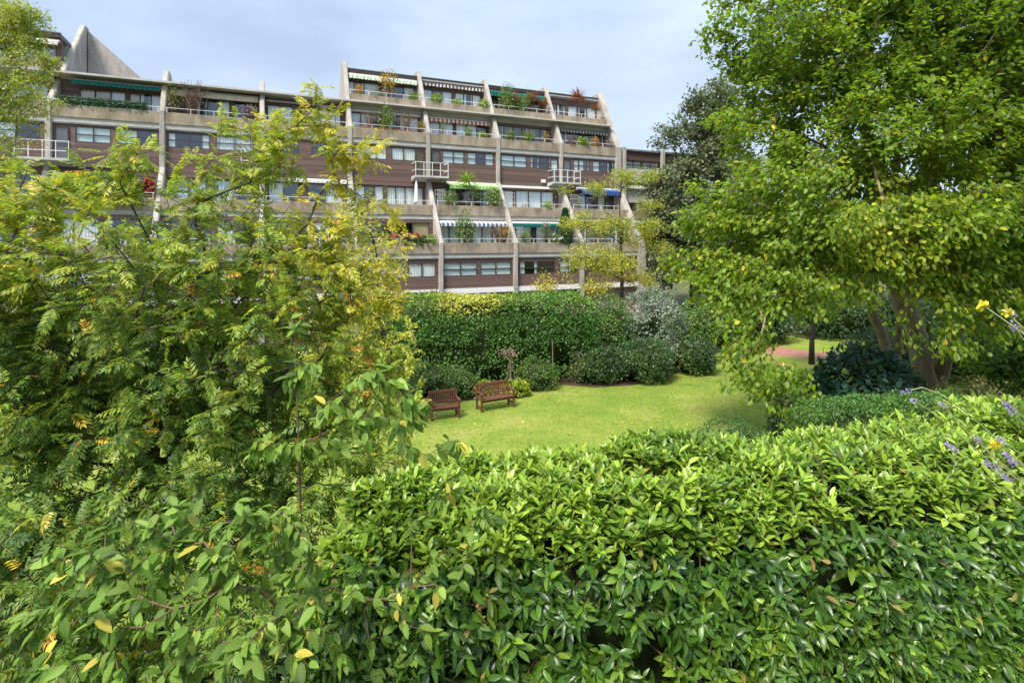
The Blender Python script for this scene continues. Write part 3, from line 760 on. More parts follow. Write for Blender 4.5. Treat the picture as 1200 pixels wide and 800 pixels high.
# ------------------------------------------------------------------ terrace plants
PROTO = {}
def plant_proto(kind):
    r = random.Random(sum(map(ord, kind))); root = empty('terrace_plant', (0, 0, 0))
    def cloud(nm, n, R, cz, L, W, mat, hue, shape='oval', tilt=.6, shell=.4):
        d = rand_unit(n); rr = shell + (1-shell)*RNG.random(n)
        k = .7 + .6*fnoise(d*1.5, 1.2)
        P = d*np.array(R)*(rr*k)[:, None] + np.array([0, 0, cz]); P[:, 2] = np.maximum(P[:, 2], .02)
        leaf_cloud(nm, LM[mat], root, P, norm(d*.6 + rand_unit(n)*.7), norm(d*.5 + rand_unit(n)*.6 + [0,0,.4]), L*(.6+.7*RNG.random(n)), W*(.7+.6*RNG.random(n)), np.clip(hue + RNG.normal(size=n)*.25, 0, 1), shape)
    def blooms(k, n, R, cz, r_, L, mat):
        d = rand_unit(k); C_ = d*np.array(R) + np.array([0, 0, cz])
        for c_ in C_:
            e = rand_unit(n)
            leaf_cloud('flower', LM[mat], root, c_ + e*r_*.35, norm(e + rand_unit(n)*.4), norm(rand_unit(n)), L, L*.85, RNG.random(n), 'oval')
    def stems(n, h, sp, mat='twig', r0=.02):
        m = MB()
        for q in range(n):
            a = r.uniform(0, 6.28); s_ = r.uniform(.3, 1)*sp
            m.tube([(0,0,0), (math.cos(a)*s_*.4, math.sin(a)*s_*.4, h*.5), (math.cos(a)*s_, math.sin(a)*s_, h*r.uniform(.8,1))], [r0, r0*.7, r0*.35], 5)
        m.build('stem', M[mat], root)
    if kind == 'round': cloud('foliage', 420, (.42,.42,.34), .3, .11, .06, 'lime', .25); stems(4, .3, .15)
    elif kind == 'bushy': cloud('foliage', 520, (.5,.5,.55), .5, .12, .055, 'bush', .55); stems(5, .6, .25)
    elif kind == 'tallbush': cloud('foliage', 620, (.5,.5,.9), .95, .12, .05, 'bush', .6, shell=.25); stems(6, 1.2, .3)
    elif kind == 'leggy': cloud('foliage', 260, (.45,.45,.8), .95, .1, .04, 'bush', .75, shell=.2); stems(9, 1.5, .4)
    elif kind == 'yellow': cloud('foliage', 300, (.5,.4,.6), .8, .1, .06, 'autumn', .45, shell=.2); stems(6, 1.0, .3)
    elif kind == 'orange': cloud('foliage', 260, (.3,.3,.32), .3, .09, .05, 'autumn', .75); stems(4, .3, .12)
    elif kind == 'grey': cloud('foliage', 360, (.6,.35,.25), .2, .1, .03, 'silver', .15); stems(5, .2, .3)
    elif kind == 'dry': cloud('foliage', 240, (.6,.45,.6), .6, .07, .03, 'dry', .6, shell=.2); stems(26, 1.1, .6, 'twig', .012)
    elif kind == 'bare': cloud('foliage', 520, (.75,.6,.7), .75, .06, .03, 'dry', .15, shell=.2); stems(34, 1.4, .75, 'twig', .014)
    elif kind == 'geranium':
        cloud('foliage', 260, (.36,.32,.2), .16, .1, .09, 'bush', .4); blooms(9, 12, (.36,.3,.1), .36, .09, .075, 'petalred'); stems(5, .3, .2)
    elif kind == 'whiteflower':
        cloud('foliage', 260, (.4,.36,.35), .3, .1, .06, 'bush', .6); blooms(14, 7, (.38,.36,.33), .32, .07, .08, 'petalwhite'); stems(5, .4, .2)
    elif kind == 'rose':
        cloud('foliage', 300, (.35,.35,.65), .75, .09, .06, 'bush', .5); blooms(9, 7, (.33,.33,.6), .75, .07, .08, 'petalpink'); stems(5, 1.1, .25)
    elif kind == 'conifer':
        n = 1500; h = RNG.random(n)**1.3; a = RNG.random(n)*6.28; rad = .42*np.sqrt(np.clip(1-h, 0, 1))*(.75+.3*RNG.random(n))*np.minimum(1, .5+h*4)
        P = np.stack([rad*np.cos(a), rad*np.sin(a), h*2.1+.03], 1); o = np.stack([np.cos(a), np.sin(a), a*0], 1)
        leaf_cloud('foliage', LM['turf'], root, P, norm(o*.5 + [0,0,1.0] + rand_unit(n)*.3), norm(o + rand_unit(n)*.3), .17, .06, RNG.random(n), 'lo')
        stems(1, 1.7, .02, r0=.04)
    elif kind in ('cordyline', 'yucca'):
        n = 90; H = 1.35 if kind == 'cordyline' else 1.5
        d = rand_unit(n); d[:, 2] = np.abs(d[:, 2])*1.0 - .15
        leaf_cloud('foliage', LM['red' if kind == 'cordyline' else 'lime'], root, np.array([0, 0, H]) + d*.03, d, norm(np.array([0,0,1.]) + rand_unit(n)*.2), .6, .055, RNG.random(n)*.7, 'hi', droop=.35)
        stems(1, H, .03, 'twig', .04)
    elif kind == 'purple': cloud('foliage', 320, (.42,.36,.4), .35, .09, .05, 'purple', .5); stems(6, .5, .25)
    elif kind == 'grasses':
        n = 160; d = norm(RNG.normal(size=(n,3))*[.35,.35,0] + [0,0,1])
        leaf_cloud('foliage', LM['bush'], root, RNG.normal(size=(n,3))*[.1,.1,0], d, norm(RNG.normal(size=(n,3))*[1,1,.1]), .6+.25*RNG.random(n), .025, .5+.4*RNG.random(n), 'hi', droop=.3); stems(3, .3, .05)
    return root
# (kind, along, storey, scale, label, where-group)
TP = [
 ('orange', -4.75, 'A1', 1.0, 'small rusty orange shrub at the left end of the topmost terrace'),
 ('grey', -3.4, 'A1', 1.0, 'low grey-green shrub beside the yellow bush on the topmost terrace'),
 ('yellow', -2.6, 'A1', 1.25, 'yellow autumn bush standing on the topmost terrace under the pale green awning'),
 ('grasses', -.75, 'A1', .8, 'thin green grasses near the second fin on the topmost terrace'),
 ('round', 1.1, 'A1', .95, 'larger clipped green ball left on the topmost terrace under the grey scalloped awning'),
 ('round', 2.85, 'A1', .75, 'small clipped green ball in the middle of the terrace under the grey scalloped awning'),
 ('round', 5.0, 'A1', .9, 'clipped green ball beside the third fin of the topmost terrace'),
 ('tallbush', 7.05, 'A1', 1.05, 'tall olive shrub overtopping the railing beneath the dark teal top awning'),
 ('cordyline', 7.75, 'A1', .75, 'short red spiky cordyline next to the tall olive shrub'),
 ('bushy', 8.2, 'A1', .95, 'green trailing bush spilling over the parapet below the teal top awning'),
 ('cordyline', 9.4, 'A1', .85, 'red spiky cordyline in the middle of the crowded top terrace'),
 ('leggy', 9.0, 'A1', .9, 'thin leggy shrub between the red cordylines on the top terrace'),
 ('cordyline', 10.4, 'A1', .7, 'low red cordyline close to the fourth fin on the crowded top terrace'),
 ('cordyline', 13.8, 'A1', 1.15, 'tall red cordyline alone on the right-hand topmost terrace'),
 ('cordyline', 15.6, 'A1', .75, 'small red cordyline by the end wall of the topmost terrace'),
 ('dry', -4.2, 'A2', 1.0, 'dry brown twiggy plant left on the second terrace of the taller block'),
 ('tallbush', -3.0, 'A2', .95, 'leafy green shrub hanging over the parapet on the second terrace of the taller block'),
 ('dry', -1.6, 'A2', 1.1, 'wide dry brown twiggy plant right of the leafy green shrub on the second terrace'),
 ('yellow', -.4, 'A2', .6, 'low yellowing plant by the fin left of the red striped awning'),
 ('leggy', 1.2, 'A2', .5, 'small leggy green plant below the left of the red striped awning'),
 ('bushy', 3.2, 'A2', .6, 'small dark green plant below the middle of the red striped awning'),
 ('round', 4.4, 'A2', .7, 'low yellow-green plant below the right of the red striped awning'),
 ('bushy', 6.7, 'A2', .7, 'low green plant on the left of the awningless second terrace'),
 ('grasses', 8.3, 'A2', 1.0, 'grassy plant in the middle of the awningless second terrace'),
 ('yellow', 9.9, 'A2', .6, 'low yellowish plant on the right of the awningless second terrace'),
 ('purple', 12.3, 'A2', 1.0, 'dark purple shrub left of the terrace under the grey striped awning'),
 ('round', 13.4, 'A2', 1.0, 'round lime green plant on the terrace under the grey striped awning'),
 ('orange', 14.6, 'A2', 1.1, 'rusty low plant under the grey striped awning, right of the lime ball'),
 ('purple', 16.1, 'A2', .85, 'purple-leaved plant at the end wall below the grey striped awning'),
 ('leggy', -3.4, 'C', .6, 'thin green pot plant behind the white railing left of the folded parasol'),
 ('bushy', 1.2, 'C', .85, 'bushy plant left of the yucca under the lime green awning'),
 ('yucca', 2.5, 'C', 1.1, 'spiky yucca on a stem in front of the lime green awning'),
 ('leggy', 3.1, 'C', .85, 'yellow-green leggy shrub just right of the yucca under the lime awning'),
 ('bushy', 4.6, 'C', 1.1, 'broad green bush at the fin right of the lime green awning'),
 ('orange', 7.2, 'C', .5, 'small pinkish plant on the long white-boxed middle terrace'),
 ('round', 9.2, 'C', .75, 'low green plant mid way along the terrace above the dark teal lower awning'),
 ('rose', 12.1, 'C', .6, 'flowering plant by the fin left of the blue awning'),
 ('geranium', -3.6, 'D', 1.1, 'red geraniums at the left of the lowest terrace, half behind the rowan'),
 ('geranium', -2.4, 'D', 1.2, 'red geraniums in the middle of the geranium trough'),
 ('geranium', -1.4, 'D', 1.25, 'bright red geraniums nearest the second fin on the lowest terrace'),
 ('round', -.6, 'D', .8, 'small green plant right of the red geraniums'),
 ('tallbush', 1.8, 'D', 1.15, 'tall olive bush in front of the blue and white striped awning'),
 ('dry', 4.3, 'D', 1.0, 'dry straw-coloured shrub below the right end of the blue striped awning'),
 ('yellow', 4.9, 'D', .8, 'yellow-brown low shrub beside the straw-coloured shrub'),
 ('bushy', 6.5, 'D', .7, 'grey-green low bush at the left under the dark teal lower awning'),
 ('rose', 8.2, 'D', .9, 'climbing rose with pink flowers below the dark teal lower awning'),
 ('whiteflower', 9.1, 'D', .95, 'white flowering plant hanging over the parapet beside the conifer'),
 ('conifer', 9.9, 'D', 1.0, 'small dark pointed conifer on the lowest terrace below the teal awning'),
 ('grey', 10.7, 'D', 1.0, 'grey-leaved low plant right of the dark conifer'),
 ('bare', -15.2, 'A2', 1.15, 'large bare purplish shrub beside the fin on the lower left block roof terrace'),
 ('round', -13.6, 'A2', .6, 'small green plant right of the bare purplish shrub'),
 ('purple', -11.9, 'A2', 1.2, 'reddish purple shrub at the middle fin of the lower left block'),
 ('leggy', -16.3, 'A2', .9, 'thin yellow-green plant left of the bare purplish shrub'),
 ('bushy', -9.0, 'A2', .6, 'low plant on the top terrace of the left block behind the yellow rowan tip'),
]
for kind, t, lv, s, label in TP:
    if kind not in PROTO: PROTO[kind] = o = plant_proto(kind)
    else: o = copy_thing(PROTO[kind])
    p = bpt(t, DP[lv]+.36, FL[lv] + (.5 if kind not in ('conifer', 'yucca', 'cordyline', 'tallbush') else .2))
    s *= 1.38; o.location = p; o.scale = (s, s, s); o.rotation_euler = (0, 0, random.uniform(0, 6.28))
    tag(o, label, 'plant', 'potted plants on the terraces')

# planters that the plants stand in (clay troughs), a few show over the parapet
for t, lv, lab in ((-3.0, 'A2', 'long terracotta trough of dry plants on the second terrace of the taller block'), (1.2, 'C', 'terracotta pot under the bush below the lime awning'),
                   (4.4, 'C', 'terracotta pot beside the fin right of the lime awning')):
    L = 1.9 if lv == 'A2' else .28
    p = bpt(t, DP[lv]+.35, FL[lv]+.42); root = empty('clay_planter', p, ANG); tag(root, lab, 'planter', 'clay planters on the terraces')
    MB().prism_x([(-.12,0),(.12,0),(.16,.27),(-.16,.27)], -L, L).build('planter_body', M['terracotta'], root)
    MB().box(-L-.02, L+.02, -.18, .18, .27, .33).build('rim', M['terracotta'], root)

# the folded white parasol on the middle terrace
p = bpt(-1.15, 1.58+.75, 1.8); root = empty('folded_parasol', p); tag(root, 'folded white parasol standing on the middle terrace beside the second fin', 'parasol')
MB().tube([(0,0,0),(0,0,2.35)], .025, 6).build('pole', M['white'], root)
MB().tube([(0,0,.75),(0,0,.9),(0,0,1.5),(0,0,2.1),(0,0,2.3)], [.16,.17,.13,.09,.02], 9).build('canopy', M['curtain'], root, True)

# artificial green hedge panel, climber, creeper on the left terraces
def block_plant(name, label, cat, t0, t1, d, z0, z1, th, n, L, W, mat, hue, hv, top_noise=.0):
    c = bpt((t0+t1)/2, d, z0); root = empty(name, c, ANG); tag(root, label, cat)
    w = (t1-t0)/2; h = z1-z0
    x = RNG.uniform(-w, w, n); z = RNG.random(n)**.8*h; y = -th*RNG.random(n)
    if top_noise:
        prof = h*(1 - top_noise*(1.2*np.abs(x/w)**4 + 1.6*(fnoise(np.stack([x, x*0, x*0], 1), .8)-.4)))
        z = z/h*prof; y = -th*(.3 + 1.2*fnoise(np.stack([x, z, z*0], 1), 1.1))*RNG.random(n)
    P = np.stack([x, y, z], 1)
    leaf_cloud('foliage', LM[mat], root, P, norm(rand_unit(n) + [0,-.4,-.1 if top_noise else .2]), norm(rand_unit(n)*.6 + [0,-.8,.5]), L*(.6+.7*RNG.random(n)), W*(.7+.5*RNG.random(n)),
               hue + hv*(fnoise(P, 1.3)-.5) + RNG.normal(size=n)*.12, 'oval')
    MB().box(-w+.05, w-.05, -th*.2, .1, .0, h*(.92 if not top_noise else .6)).build('support_frame', M['core'], root)
    return root
block_plant('artificial_hedge', 'dark green artificial hedge panel along the parapet below the long teal awning', 'hedge', -22.0, -17.6, 3.22+.3, 7.6, 8.32, .3, 5200, .09, .04, 'turf', .5, .5)
block_plant('climbing_plant', 'yellow-green climber heaped over the left terrace railing', 'climber', -22.3, -17.65, 1.75, 2.0, 3.95, .9, 5200, .17, .075, 'lime', .5, 1.0, .35)
block_plant('red_creeper', 'red virginia creeper on the trellis beside the fin of the left terrace', 'climber', -17.7, -17.0, 2.1, 2.0, 3.75, .35, 700, .13, .1, 'red', .6, .6, .3)

# ================================================================== GARDEN
# benches ---------------------------------------------------------
def make_bench(name, label, loc, rz, Lb):
    """slatted teak bench; local x along the seat, front towards -y"""
    r = empty(name, loc, rz); tag(r, label, 'bench')
    D = .5; h = .42
    def bb(nm, *b, bev=.006):
        m = MB(); m.box(*b); return m.build(nm, M['teak'], r, bevel=bev)
    for x in (0, Lb-.07):
        bb('leg', x, x+.07, 0, .07, 0, .64)
        m = MB(); m.prism_x([(D-.07,0),(D,0),(D,.45),(D+.07,.93),(D,.95),(D-.07,.46)], x+.003, x+.067); m.build('leg', M['teak'], r, bevel=.006)
        m = MB(); m.prism_x([(-.05,.64),(D+.03,.655),(D+.03,.695),(-.02,.69),(-.05,.675)], x-.01, x+.08); m.build('armrest', M['teak'], r, bevel=.008)
        bb('rail', x+.015, x+.055, .073, D-.073, .14, .2)
    m = MB()
    for k in range(6): m.box(.0, Lb, .0+k*.077-.02, .0+k*.077+.046, h, h+.025)
    m.build('seat', M['teak'], r, bevel=.004)
    bb('apron', .073, Lb-.073, .02, .05, h-.09, h-.003); bb('apron', .073, Lb-.073, D-.06, D-.03, h-.09, h-.003)
    m = MB(); rk = lambda z: D - .03 + (z-.45)*.145
    m.prism_x([(rk(.5),.5),(rk(.5)+.035,.5),(rk(.56)+.035,.56),(rk(.56),.56)], .07, Lb-.07)
    m.prism_x([(rk(.84)-.005,.84),(rk(.84)+.04,.84),(rk(.93)+.04,.93),(rk(.93)-.005,.93)], .07, Lb-.07)
    k = int(Lb/.085)
    for q in range(k):
        x = .1 + (Lb-.25)*q/(k-1)
        m.prism_x([(rk(.56)+.008,.56),(rk(.56)+.026,.56),(rk(.84)+.026,.84),(rk(.84)+.008,.84)], x, x+.05)
    m.build('backrest', M['teak'], r, bevel=.003)
    return r
make_bench('garden_bench', 'longer red-brown wooden garden bench on the lawn in front of the tall clipped hedge', (-1.13, 20.45, GZ), math.radians(28.7), 1.42)
make_bench('garden_bench', 'shorter red-brown wooden bench half hidden behind leaves at the lawn edge', (-2.84, 19.45, GZ), math.radians(20), 1.06)

# rustic obelisk with faded roses, stake --------------------------
ob = empty('plant_obelisk', (-.05, 22.9, GZ)); tag(ob, 'rustic stick tripod with faded roses behind the longer bench', 'plant support')
for a in (0.4, 2.5, 4.6):
    MB().tube([(.32*math.cos(a), .26*math.sin(a), 0), (-.03*math.cos(a), -.03*math.sin(a), 1.75)], [.03,.022], 6).build('leg', M['pole'], ob)
m = MB(); m.tube([(.12*math.cos(q*.7), .1*math.sin(q*.7), 1.1) for q in range(10)], .014, 5); m.tube([(0,0,0), (.02,0,1.0), (-.05,.02,2.0)], .016, 5)
m.build('hoop', M['pole'], ob)
n = 160; P = np.array([-.12,-.05,1.72]) + RNG.normal(size=(n,3))*[.2,.15,.09]
leaf_cloud('rose_leaves', LM['dry'], ob, P, rand_unit(n), rand_unit(n), .09, .05, .4+RNG.random(n)*.5, 'oval')
n = 26; P = np.array([-.02,-.12,1.66]) + RNG.normal(size=(n,3))*[.12,.07,.08]
leaf_cloud('flower', LM['petalpink'], ob, P, rand_unit(n), rand_unit(n), .08, .07, RNG.random(n), 'oval')
st = MB(); st.tube([(0,0,0), (.015,.01,1.0), (-.01,.02,2.05)], [.03,.026,.02], 6)
o = st.build('stake', M['pole']); o.location = at(647.5, 453, 24.0); o.location.z = GZ
tag(o, 'thin upright stick standing in the bed right of the longer bench', 'stake')

# clipped hedge in the middle --------------------------------------
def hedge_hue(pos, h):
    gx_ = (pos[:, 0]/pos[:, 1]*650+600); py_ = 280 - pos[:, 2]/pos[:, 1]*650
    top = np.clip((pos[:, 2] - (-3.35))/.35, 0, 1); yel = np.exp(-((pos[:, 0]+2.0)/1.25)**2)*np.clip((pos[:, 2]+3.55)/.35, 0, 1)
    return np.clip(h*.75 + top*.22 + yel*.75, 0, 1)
def long_hedge(name, label, x0, x1, y0, y1, ang, zt, n, L, W, mat, huef, c0, seed=0, cat='hedge', round_=.8):
    """clipped hedge: rounded top profile swept along, leaves over a bumpy skin"""
    root = empty(name, (c0[0], c0[1], GZ), ang); tag(root, label, cat)
    Lh = (x1-x0)/2; D = (y1-y0)/2; H = zt - GZ
    d = rand_unit(n*2); d = d[d[:, 2] > -.25][:n]; m = len(d)
    q = (np.abs(d)**np.array([5, 3.2, 4.5])).sum(axis=1)**(1/4.2); d2 = d/q[:, None]
    # even spread over the long box: jitter positions along x
    d2[:, 0] = np.where(RNG.random(m) < .85, RNG.uniform(-1, 1, m)*.97, d2[:, 0])
    endk = np.clip((1-np.abs(d2[:, 0]))*Lh/round_, .0, 1)**.4
    d2[:, 1] *= .55+.45*endk; dz = np.where(d2[:, 2] > 0, d2[:, 2]*(.8+.2*endk), d2[:, 2])
    base = np.stack([d2[:, 0]*Lh, d2[:, 1]*D, dz*H*.42], 1); zc = H*.58
    spread_down = RNG.random(m)
    k = 1 + .3*(fnoise(base + seed, .75)-.5) + .16*(fnoise(base + seed, 2.2)-.5) + .05*(RNG.random(m) < .06)
    pos = base*np.array([1,1,1])*k[:, None]; low = RNG.random(m) < .55
    pos[:, 2] = np.where(low & (np.abs(d2[:, 2]) < .8), RNG.uniform(-zc+.1, .2*H, m), pos[:, 2])
    pos *= (1 - np.array([.02,.16,.06])*RNG.random((m,1))**1.7)
    pos[:, 2] += zc
    keep = (pos[:, 2] > .05) & (fnoise(pos+seed, 1.7) > .28+.1*RNG.random(m)); pos = pos[keep]; d2 = d2[keep]; m = len(pos)
    nrm = norm(d2*np.array([.15, 1, 1.0])); 
    t = norm(nrm*.6 + rand_unit(m)*.75 + [0,0,.25]); nn = norm(nrm*.8 + rand_unit(m)*.55 + [0,0,.25])
    c, s = math.cos(ang), math.sin(ang)
    wp = np.stack([c0[0]+c*pos[:, 0]-s*pos[:, 1], c0[1]+s*pos[:, 0]+c*pos[:, 1], pos[:, 2]+GZ], 1)
    h = .52 + .5*(fnoise(wp, 1.1)-.5) + RNG.normal(size=m)*.12
    leaf_cloud('foliage', LM[mat], root, pos, t, nn, L*(.65+.7*RNG.random(m)), W*(.7+.6*RNG.random(m)), huef(wp, h), 'oval', droop=.1)
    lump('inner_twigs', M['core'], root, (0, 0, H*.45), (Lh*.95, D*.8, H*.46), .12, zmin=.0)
    return root
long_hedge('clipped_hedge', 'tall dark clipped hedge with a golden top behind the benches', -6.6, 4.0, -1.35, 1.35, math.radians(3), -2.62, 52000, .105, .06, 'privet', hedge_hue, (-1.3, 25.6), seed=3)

# shrubs of the border -----------------------------------------------
def sh(px, py_top, Y, rx, ry, label, n, L, W, mat, hue=.5, hv=.5, name='garden_shrub', cat='shrub', **k):
    X = (px-600)/650*Y; zt = -(py_top-280)/650*Y; H = (zt-GZ)
    return shrub(name, label, cat, (X, Y, GZ+H*.45), (rx, ry, H*.57), n, L, W, mat, hue, hv, **k)
sh(700, 402, 24.9, 1.15, 1.0, 'dark shrub at the back lawn edge, leftmost of the low dark shrubs', 4200, .11, .055, 'dark', .55, .6)
sh(752, 398, 25.2, 1.5, 1.2, 'broad dark shrub under the silvery shrub', 6000, .11, .055, 'dark', .5, .6)
sh(812, 396, 26.6, 1.2, 1.1, 'dark evergreen shrub at the right end of the back border', 4600, .12, .06, 'dark', .6, .6)
sh(762, 343, 27.6, 1.75, 1.5, 'tall silvery variegated shrub in the back border', 5600, .14, .075, 'silver', .2, .9, amp=.4, core=.45)
sh(712, 350, 27.6, 1.5, 1.3, 'green shrub between the clipped hedge and the silvery shrub', 4600, .12, .06, 'privet', .55, .6)
sh(826, 352, 30.5, 2.0, 1.6, 'mid green rounded shrub right of the silvery shrub', 5200, .13, .065, 'privet', .6, .6)
sh(532, 432, 22.5, 1.05, .7, 'small grey-green shrub behind the shorter bench', 2200, .1, .05, 'bush', .4, .5)
sh(500, 425, 22.6, .9, .7, 'low dark bush left behind the shorter bench', 2000, .11, .06, 'bush', .3, .4)
sh(627, 420, 23.6, .85, .65, 'pale green bush between the stick tripod and the upright stake', 2200, .1, .045, 'bush', .5, .4)
sh(603, 446, 22.6, .55, .4, 'low yellow-green plant at the foot of the stick tripod', 700, .14, .1, 'lime', .6, .8)
sh(567, 447, 22.3, .35, .3, 'small lime green plant peeping over the longer bench', 320, .13, .09, 'lime', .4, .8)
sh(676, 400, 24.7, .3, .3, 'small dry-leaved rose bush in front of the clipped hedge', 260, .09, .05, 'dry', .6, .5, core=0)
sh(1016, 412, 17.4, 1.75, 1.2, 'bluish dark green shrub with large lobed leaves under the big tree', 3000, .26, .17, 'fig', .5, .6, amp=.35, core=.55)
sh(928, 447, 17.0, .75, .6, 'small dark bush beside the drooping branch of the big tree', 1500, .15, .06, 'dark', .5, .5)
sh(853, 489, 13.2, 1.15, .9, 'small-leaved grey-green bush just beyond the laurel hedge', 9000, .055, .03, 'bush', .35, .4, amp=.2)
sh(1150, 446, 15.4, 1.9, 1.0, 'barberry bush with orange tinged leaves behind the laurel hedge', 5200, .1, .06, 'autumn', .15, 1.4, amp=.35)
sh(1215, 375, 18.5, 2.0, 1.5, 'broad green shrub right of the big tree trunk', 3200, .21, .13, 'big', .35, .6, amp=.4)
sh(330, 405, 24.5, 2.2, 1.4, 'dark rounded bush behind the rowan, left of the clipped hedge', 6500, .13, .07, 'dark', .6, .6)
sh(180, 400, 23.5, 2.4, 1.4, 'dark bush glimpsed behind the middle of the rowan', 6500, .13, .07, 'dark', .5, .6)
sh(30, 395, 22.5, 2.6, 1.4, 'dark bush glimpsed behind the left edge of the rowan', 6500, .13, .07, 'dark', .5, .6)
sh(60, 640, 5.6, 1.6, .9, 'leafy undergrowth below the rowan at the lower left', 6500, .085, .045, 'bush', .45, .6, amp=.35)
sh(330, 690, 5.4, 1.5, .8, 'leafy undergrowth behind the cherry stem', 6500, .085, .045, 'bush', .35, .6, amp=.35)
sh(-90, 610, 6.2, 1.4, .9, 'leafy undergrowth at the far lower left edge', 4500, .085, .045, 'bush', .5, .6, amp=.35)
sh(1040, 388, 25.5, 1.7, 1.2, 'dark bush right behind the forked trunks of the big tree', 4200, .15, .08, 'dark', .5, .6)
sh(1135, 372, 25.0, 2.0, 1.3, 'dark bush behind the right-hand stem of the big tree', 4800, .15, .08, 'dark', .4, .6)
# dense dark evergreens under the big tree
for i, (px, py_, Y, rx, lab) in enumerate(((880, 345, 34.5, 2.6, 'dark evergreen bush behind the drooping branch, left of the red path'), (985, 335, 36, 3.2, 'dark evergreen bush beyond the red path'), (1090, 330, 33, 3.0, 'dark evergreen bush behind the big tree trunk'), (1195, 325, 31, 3.0, 'dark evergreen bush at the right edge behind the big tree'))):
    sh(px, py_, Y, rx, 2.0, lab, 5200, .2, .1, 'dark', .4, .6, name='evergreen_bush', group='dark evergreens beyond the lawn', amp=.3)
long_hedge('box_hedge', 'low small-leaved clipped hedge between the laurel hedge and the big tree', -2.6, 2.6, -.7, .7, math.radians(8), -3.82, 26000, .06, .032, 'privet', lambda p, h: h*.8, (8.9, 13.2), seed=8)

# trees --------------------------------------------------------------
def hue_noise(base, var, sc=.35, rnd=.13, yellow=.03):
    def f(p):
        h = base + var*(fnoise(p, sc)-.5)*2 + RNG.normal(size=len(p))*rnd
        y = RNG.random(len(p)) < yellow*(.3 + 1.6*(vnoise(p, .9) > .6))
        return np.where(y, .93 + .1*RNG.random(len(p)), np.clip(h, 0, .9))
    return f
# the big broad-leaved tree on the right: two leaning stems
bx = at(1090, 455, 21.5); bx[2] = GZ
stem = [bx, bx+[-.35,-.1,1.3], bx+[-.75,-.3,2.7], at(1040, 300, 20.0), at(1025, 215, 19), at(1012, 130, 18.6), at(1000, 40, 18.3), at(985, -60, 18.2)]
big_blobs = [(900,335,16,1.1),(960,335,15.8,1.0),(1010,325,15.5,.9),(850,345,16,.8),(1130,340,15,.9),(1185,360,15,1.1),(1000,275,15.2,1.3),(1055,300,15,1.0),(1105,255,14.8,1.4),(1040,190,15.4,1.6),(960,215,16.2,1.3),(925,55,18,2.3),(1010,40,17.5,2.8),(1120,30,17,3.2),(1200,60,16.5,3),(905,150,18,2.0),(985,150,17.3,2.4),(1080,140,16.5,2.6),(1180,170,15.5,2.6),
             (875,235,17.5,1.7),(832,245,17.3,1.2),(822,318,17,1.05),(865,320,16.6,1.0),(945,245,16.6,2.1),(1035,240,15.8,2.0),(1130,255,15,1.9),(890,300,16.6,1.5),(950,290,16.4,1.2,.6),(870,365,15.4,.55),(1030,300,15.8,1.2,.6),(1080,325,15.4,.8,.5),(1190,300,15,1.8),
             (895,-40,18.5,2),(1060,-60,17.5,3),(1250,150,15.5,3),(1280,300,15,2.5),(1250,0,16.5,3)]
droops = [at(x, y, Y) for x, y, Y in ((862,385,15.2),(875,400,15.1),(866,420,14.8),(880,432,14.7),(900,440,14.6),(893,405,14.9),(925,445,14.5),(910,455,14.4),(885,455,14.5),(872,440,14.6),(935,470,14.3),(945,450,14.3),
          (958,480,14.2),(920,490,14.2),(890,385,15.1),(858,400,15.2),(905,470,14.4),(840,35,18),(835,28,18.1),(828,40,18),(850,25,18),(852,48,18),(865,60,18),(845,60,18.1),(860,75,18),(1105,395,15),(1115,370,15),(1140,400,14.8),(1125,420,14.8),(1065,385,15.2),(1090,350,15))]
droops = [p + RNG.normal(size=3)*.16 for p in droops for _ in range(2)]
big = make_tree('broad_leaved_tree', 'large broad-leaved tree with leaning forked trunk at the right of the lawn', 'tree', bx, stem, big_blobs, 3400, 36, .5, .165, .105, 'big', hue_noise(.53, .42, .3, .14, .02), 'oval',
          'bark', .36, .009, .3, .8, .41, .55, .45, extra=droops, flare=1.35, seed=2, hang=.45)
# second and third stems of the same tree
def extra_stem(root, base, pts, r0, r1, mat='bark'):
    off = np.array(base); m = MB()
    P = np.array(pts, float); k = 22; tt = np.linspace(0, len(P)-1, k); ii = np.minimum(tt.astype(int), len(P)-2); f = (tt-ii)[:, None]
    Q = P[ii]*(1-f)+P[ii+1]*f; Q[1:-1] = (Q[:-2]+2*Q[1:-1]+Q[2:])/4; Q[1:-1] += RNG.normal(size=(k-2, 3))*.03
    m.tube(Q-off, np.linspace(r0, r1, k), 9); m.build('stem', M[mat], root, True)
extra_stem(big, bx, [bx+[.1,.1,.1], bx+[.45,0,1.5], at(1130,365,20.5), at(1155,320,19.5), at(1180,250,18), at(1195,150,17), at(1210,40,16.5)], .34, .08)
extra_stem(big, bx, [at(1047,470,23.5)*[1,1,0]+[0,0,GZ], at(1047,440,23.4), at(1036,400,23), at(1022,370,22.5), at(1022,300,21.5), at(1050,200,19.5), at(1060,100,18), at(1070,10,17.5)], .26, .07)
extra_stem(big, bx, [at(1052,470,23.5)*[1,1,0]+[0,0,GZ], at(1052,430,23.5), at(1052,395,23.2), at(1060,330,21.5), at(1085,240,18.5), at(1105,150,17)], .22, .06)

# young tree by the path
yb = at(951, 424, 28.4); yb[2] = GZ
make_tree('young_tree', 'slim young tree standing beside the red path', 'tree', yb, [yb, yb+[.02,0,1.2], yb+[.1,0,2.4], yb+[.15,0,4.2]], [(955,335,28,1.5),(940,360,27.8,1.0),(975,350,28,1.1)], 90, 18, .5, .17, .11, 'big', hue_noise(.35, .3), 'lo', 'barkdark', .12, .008, .3, .5)

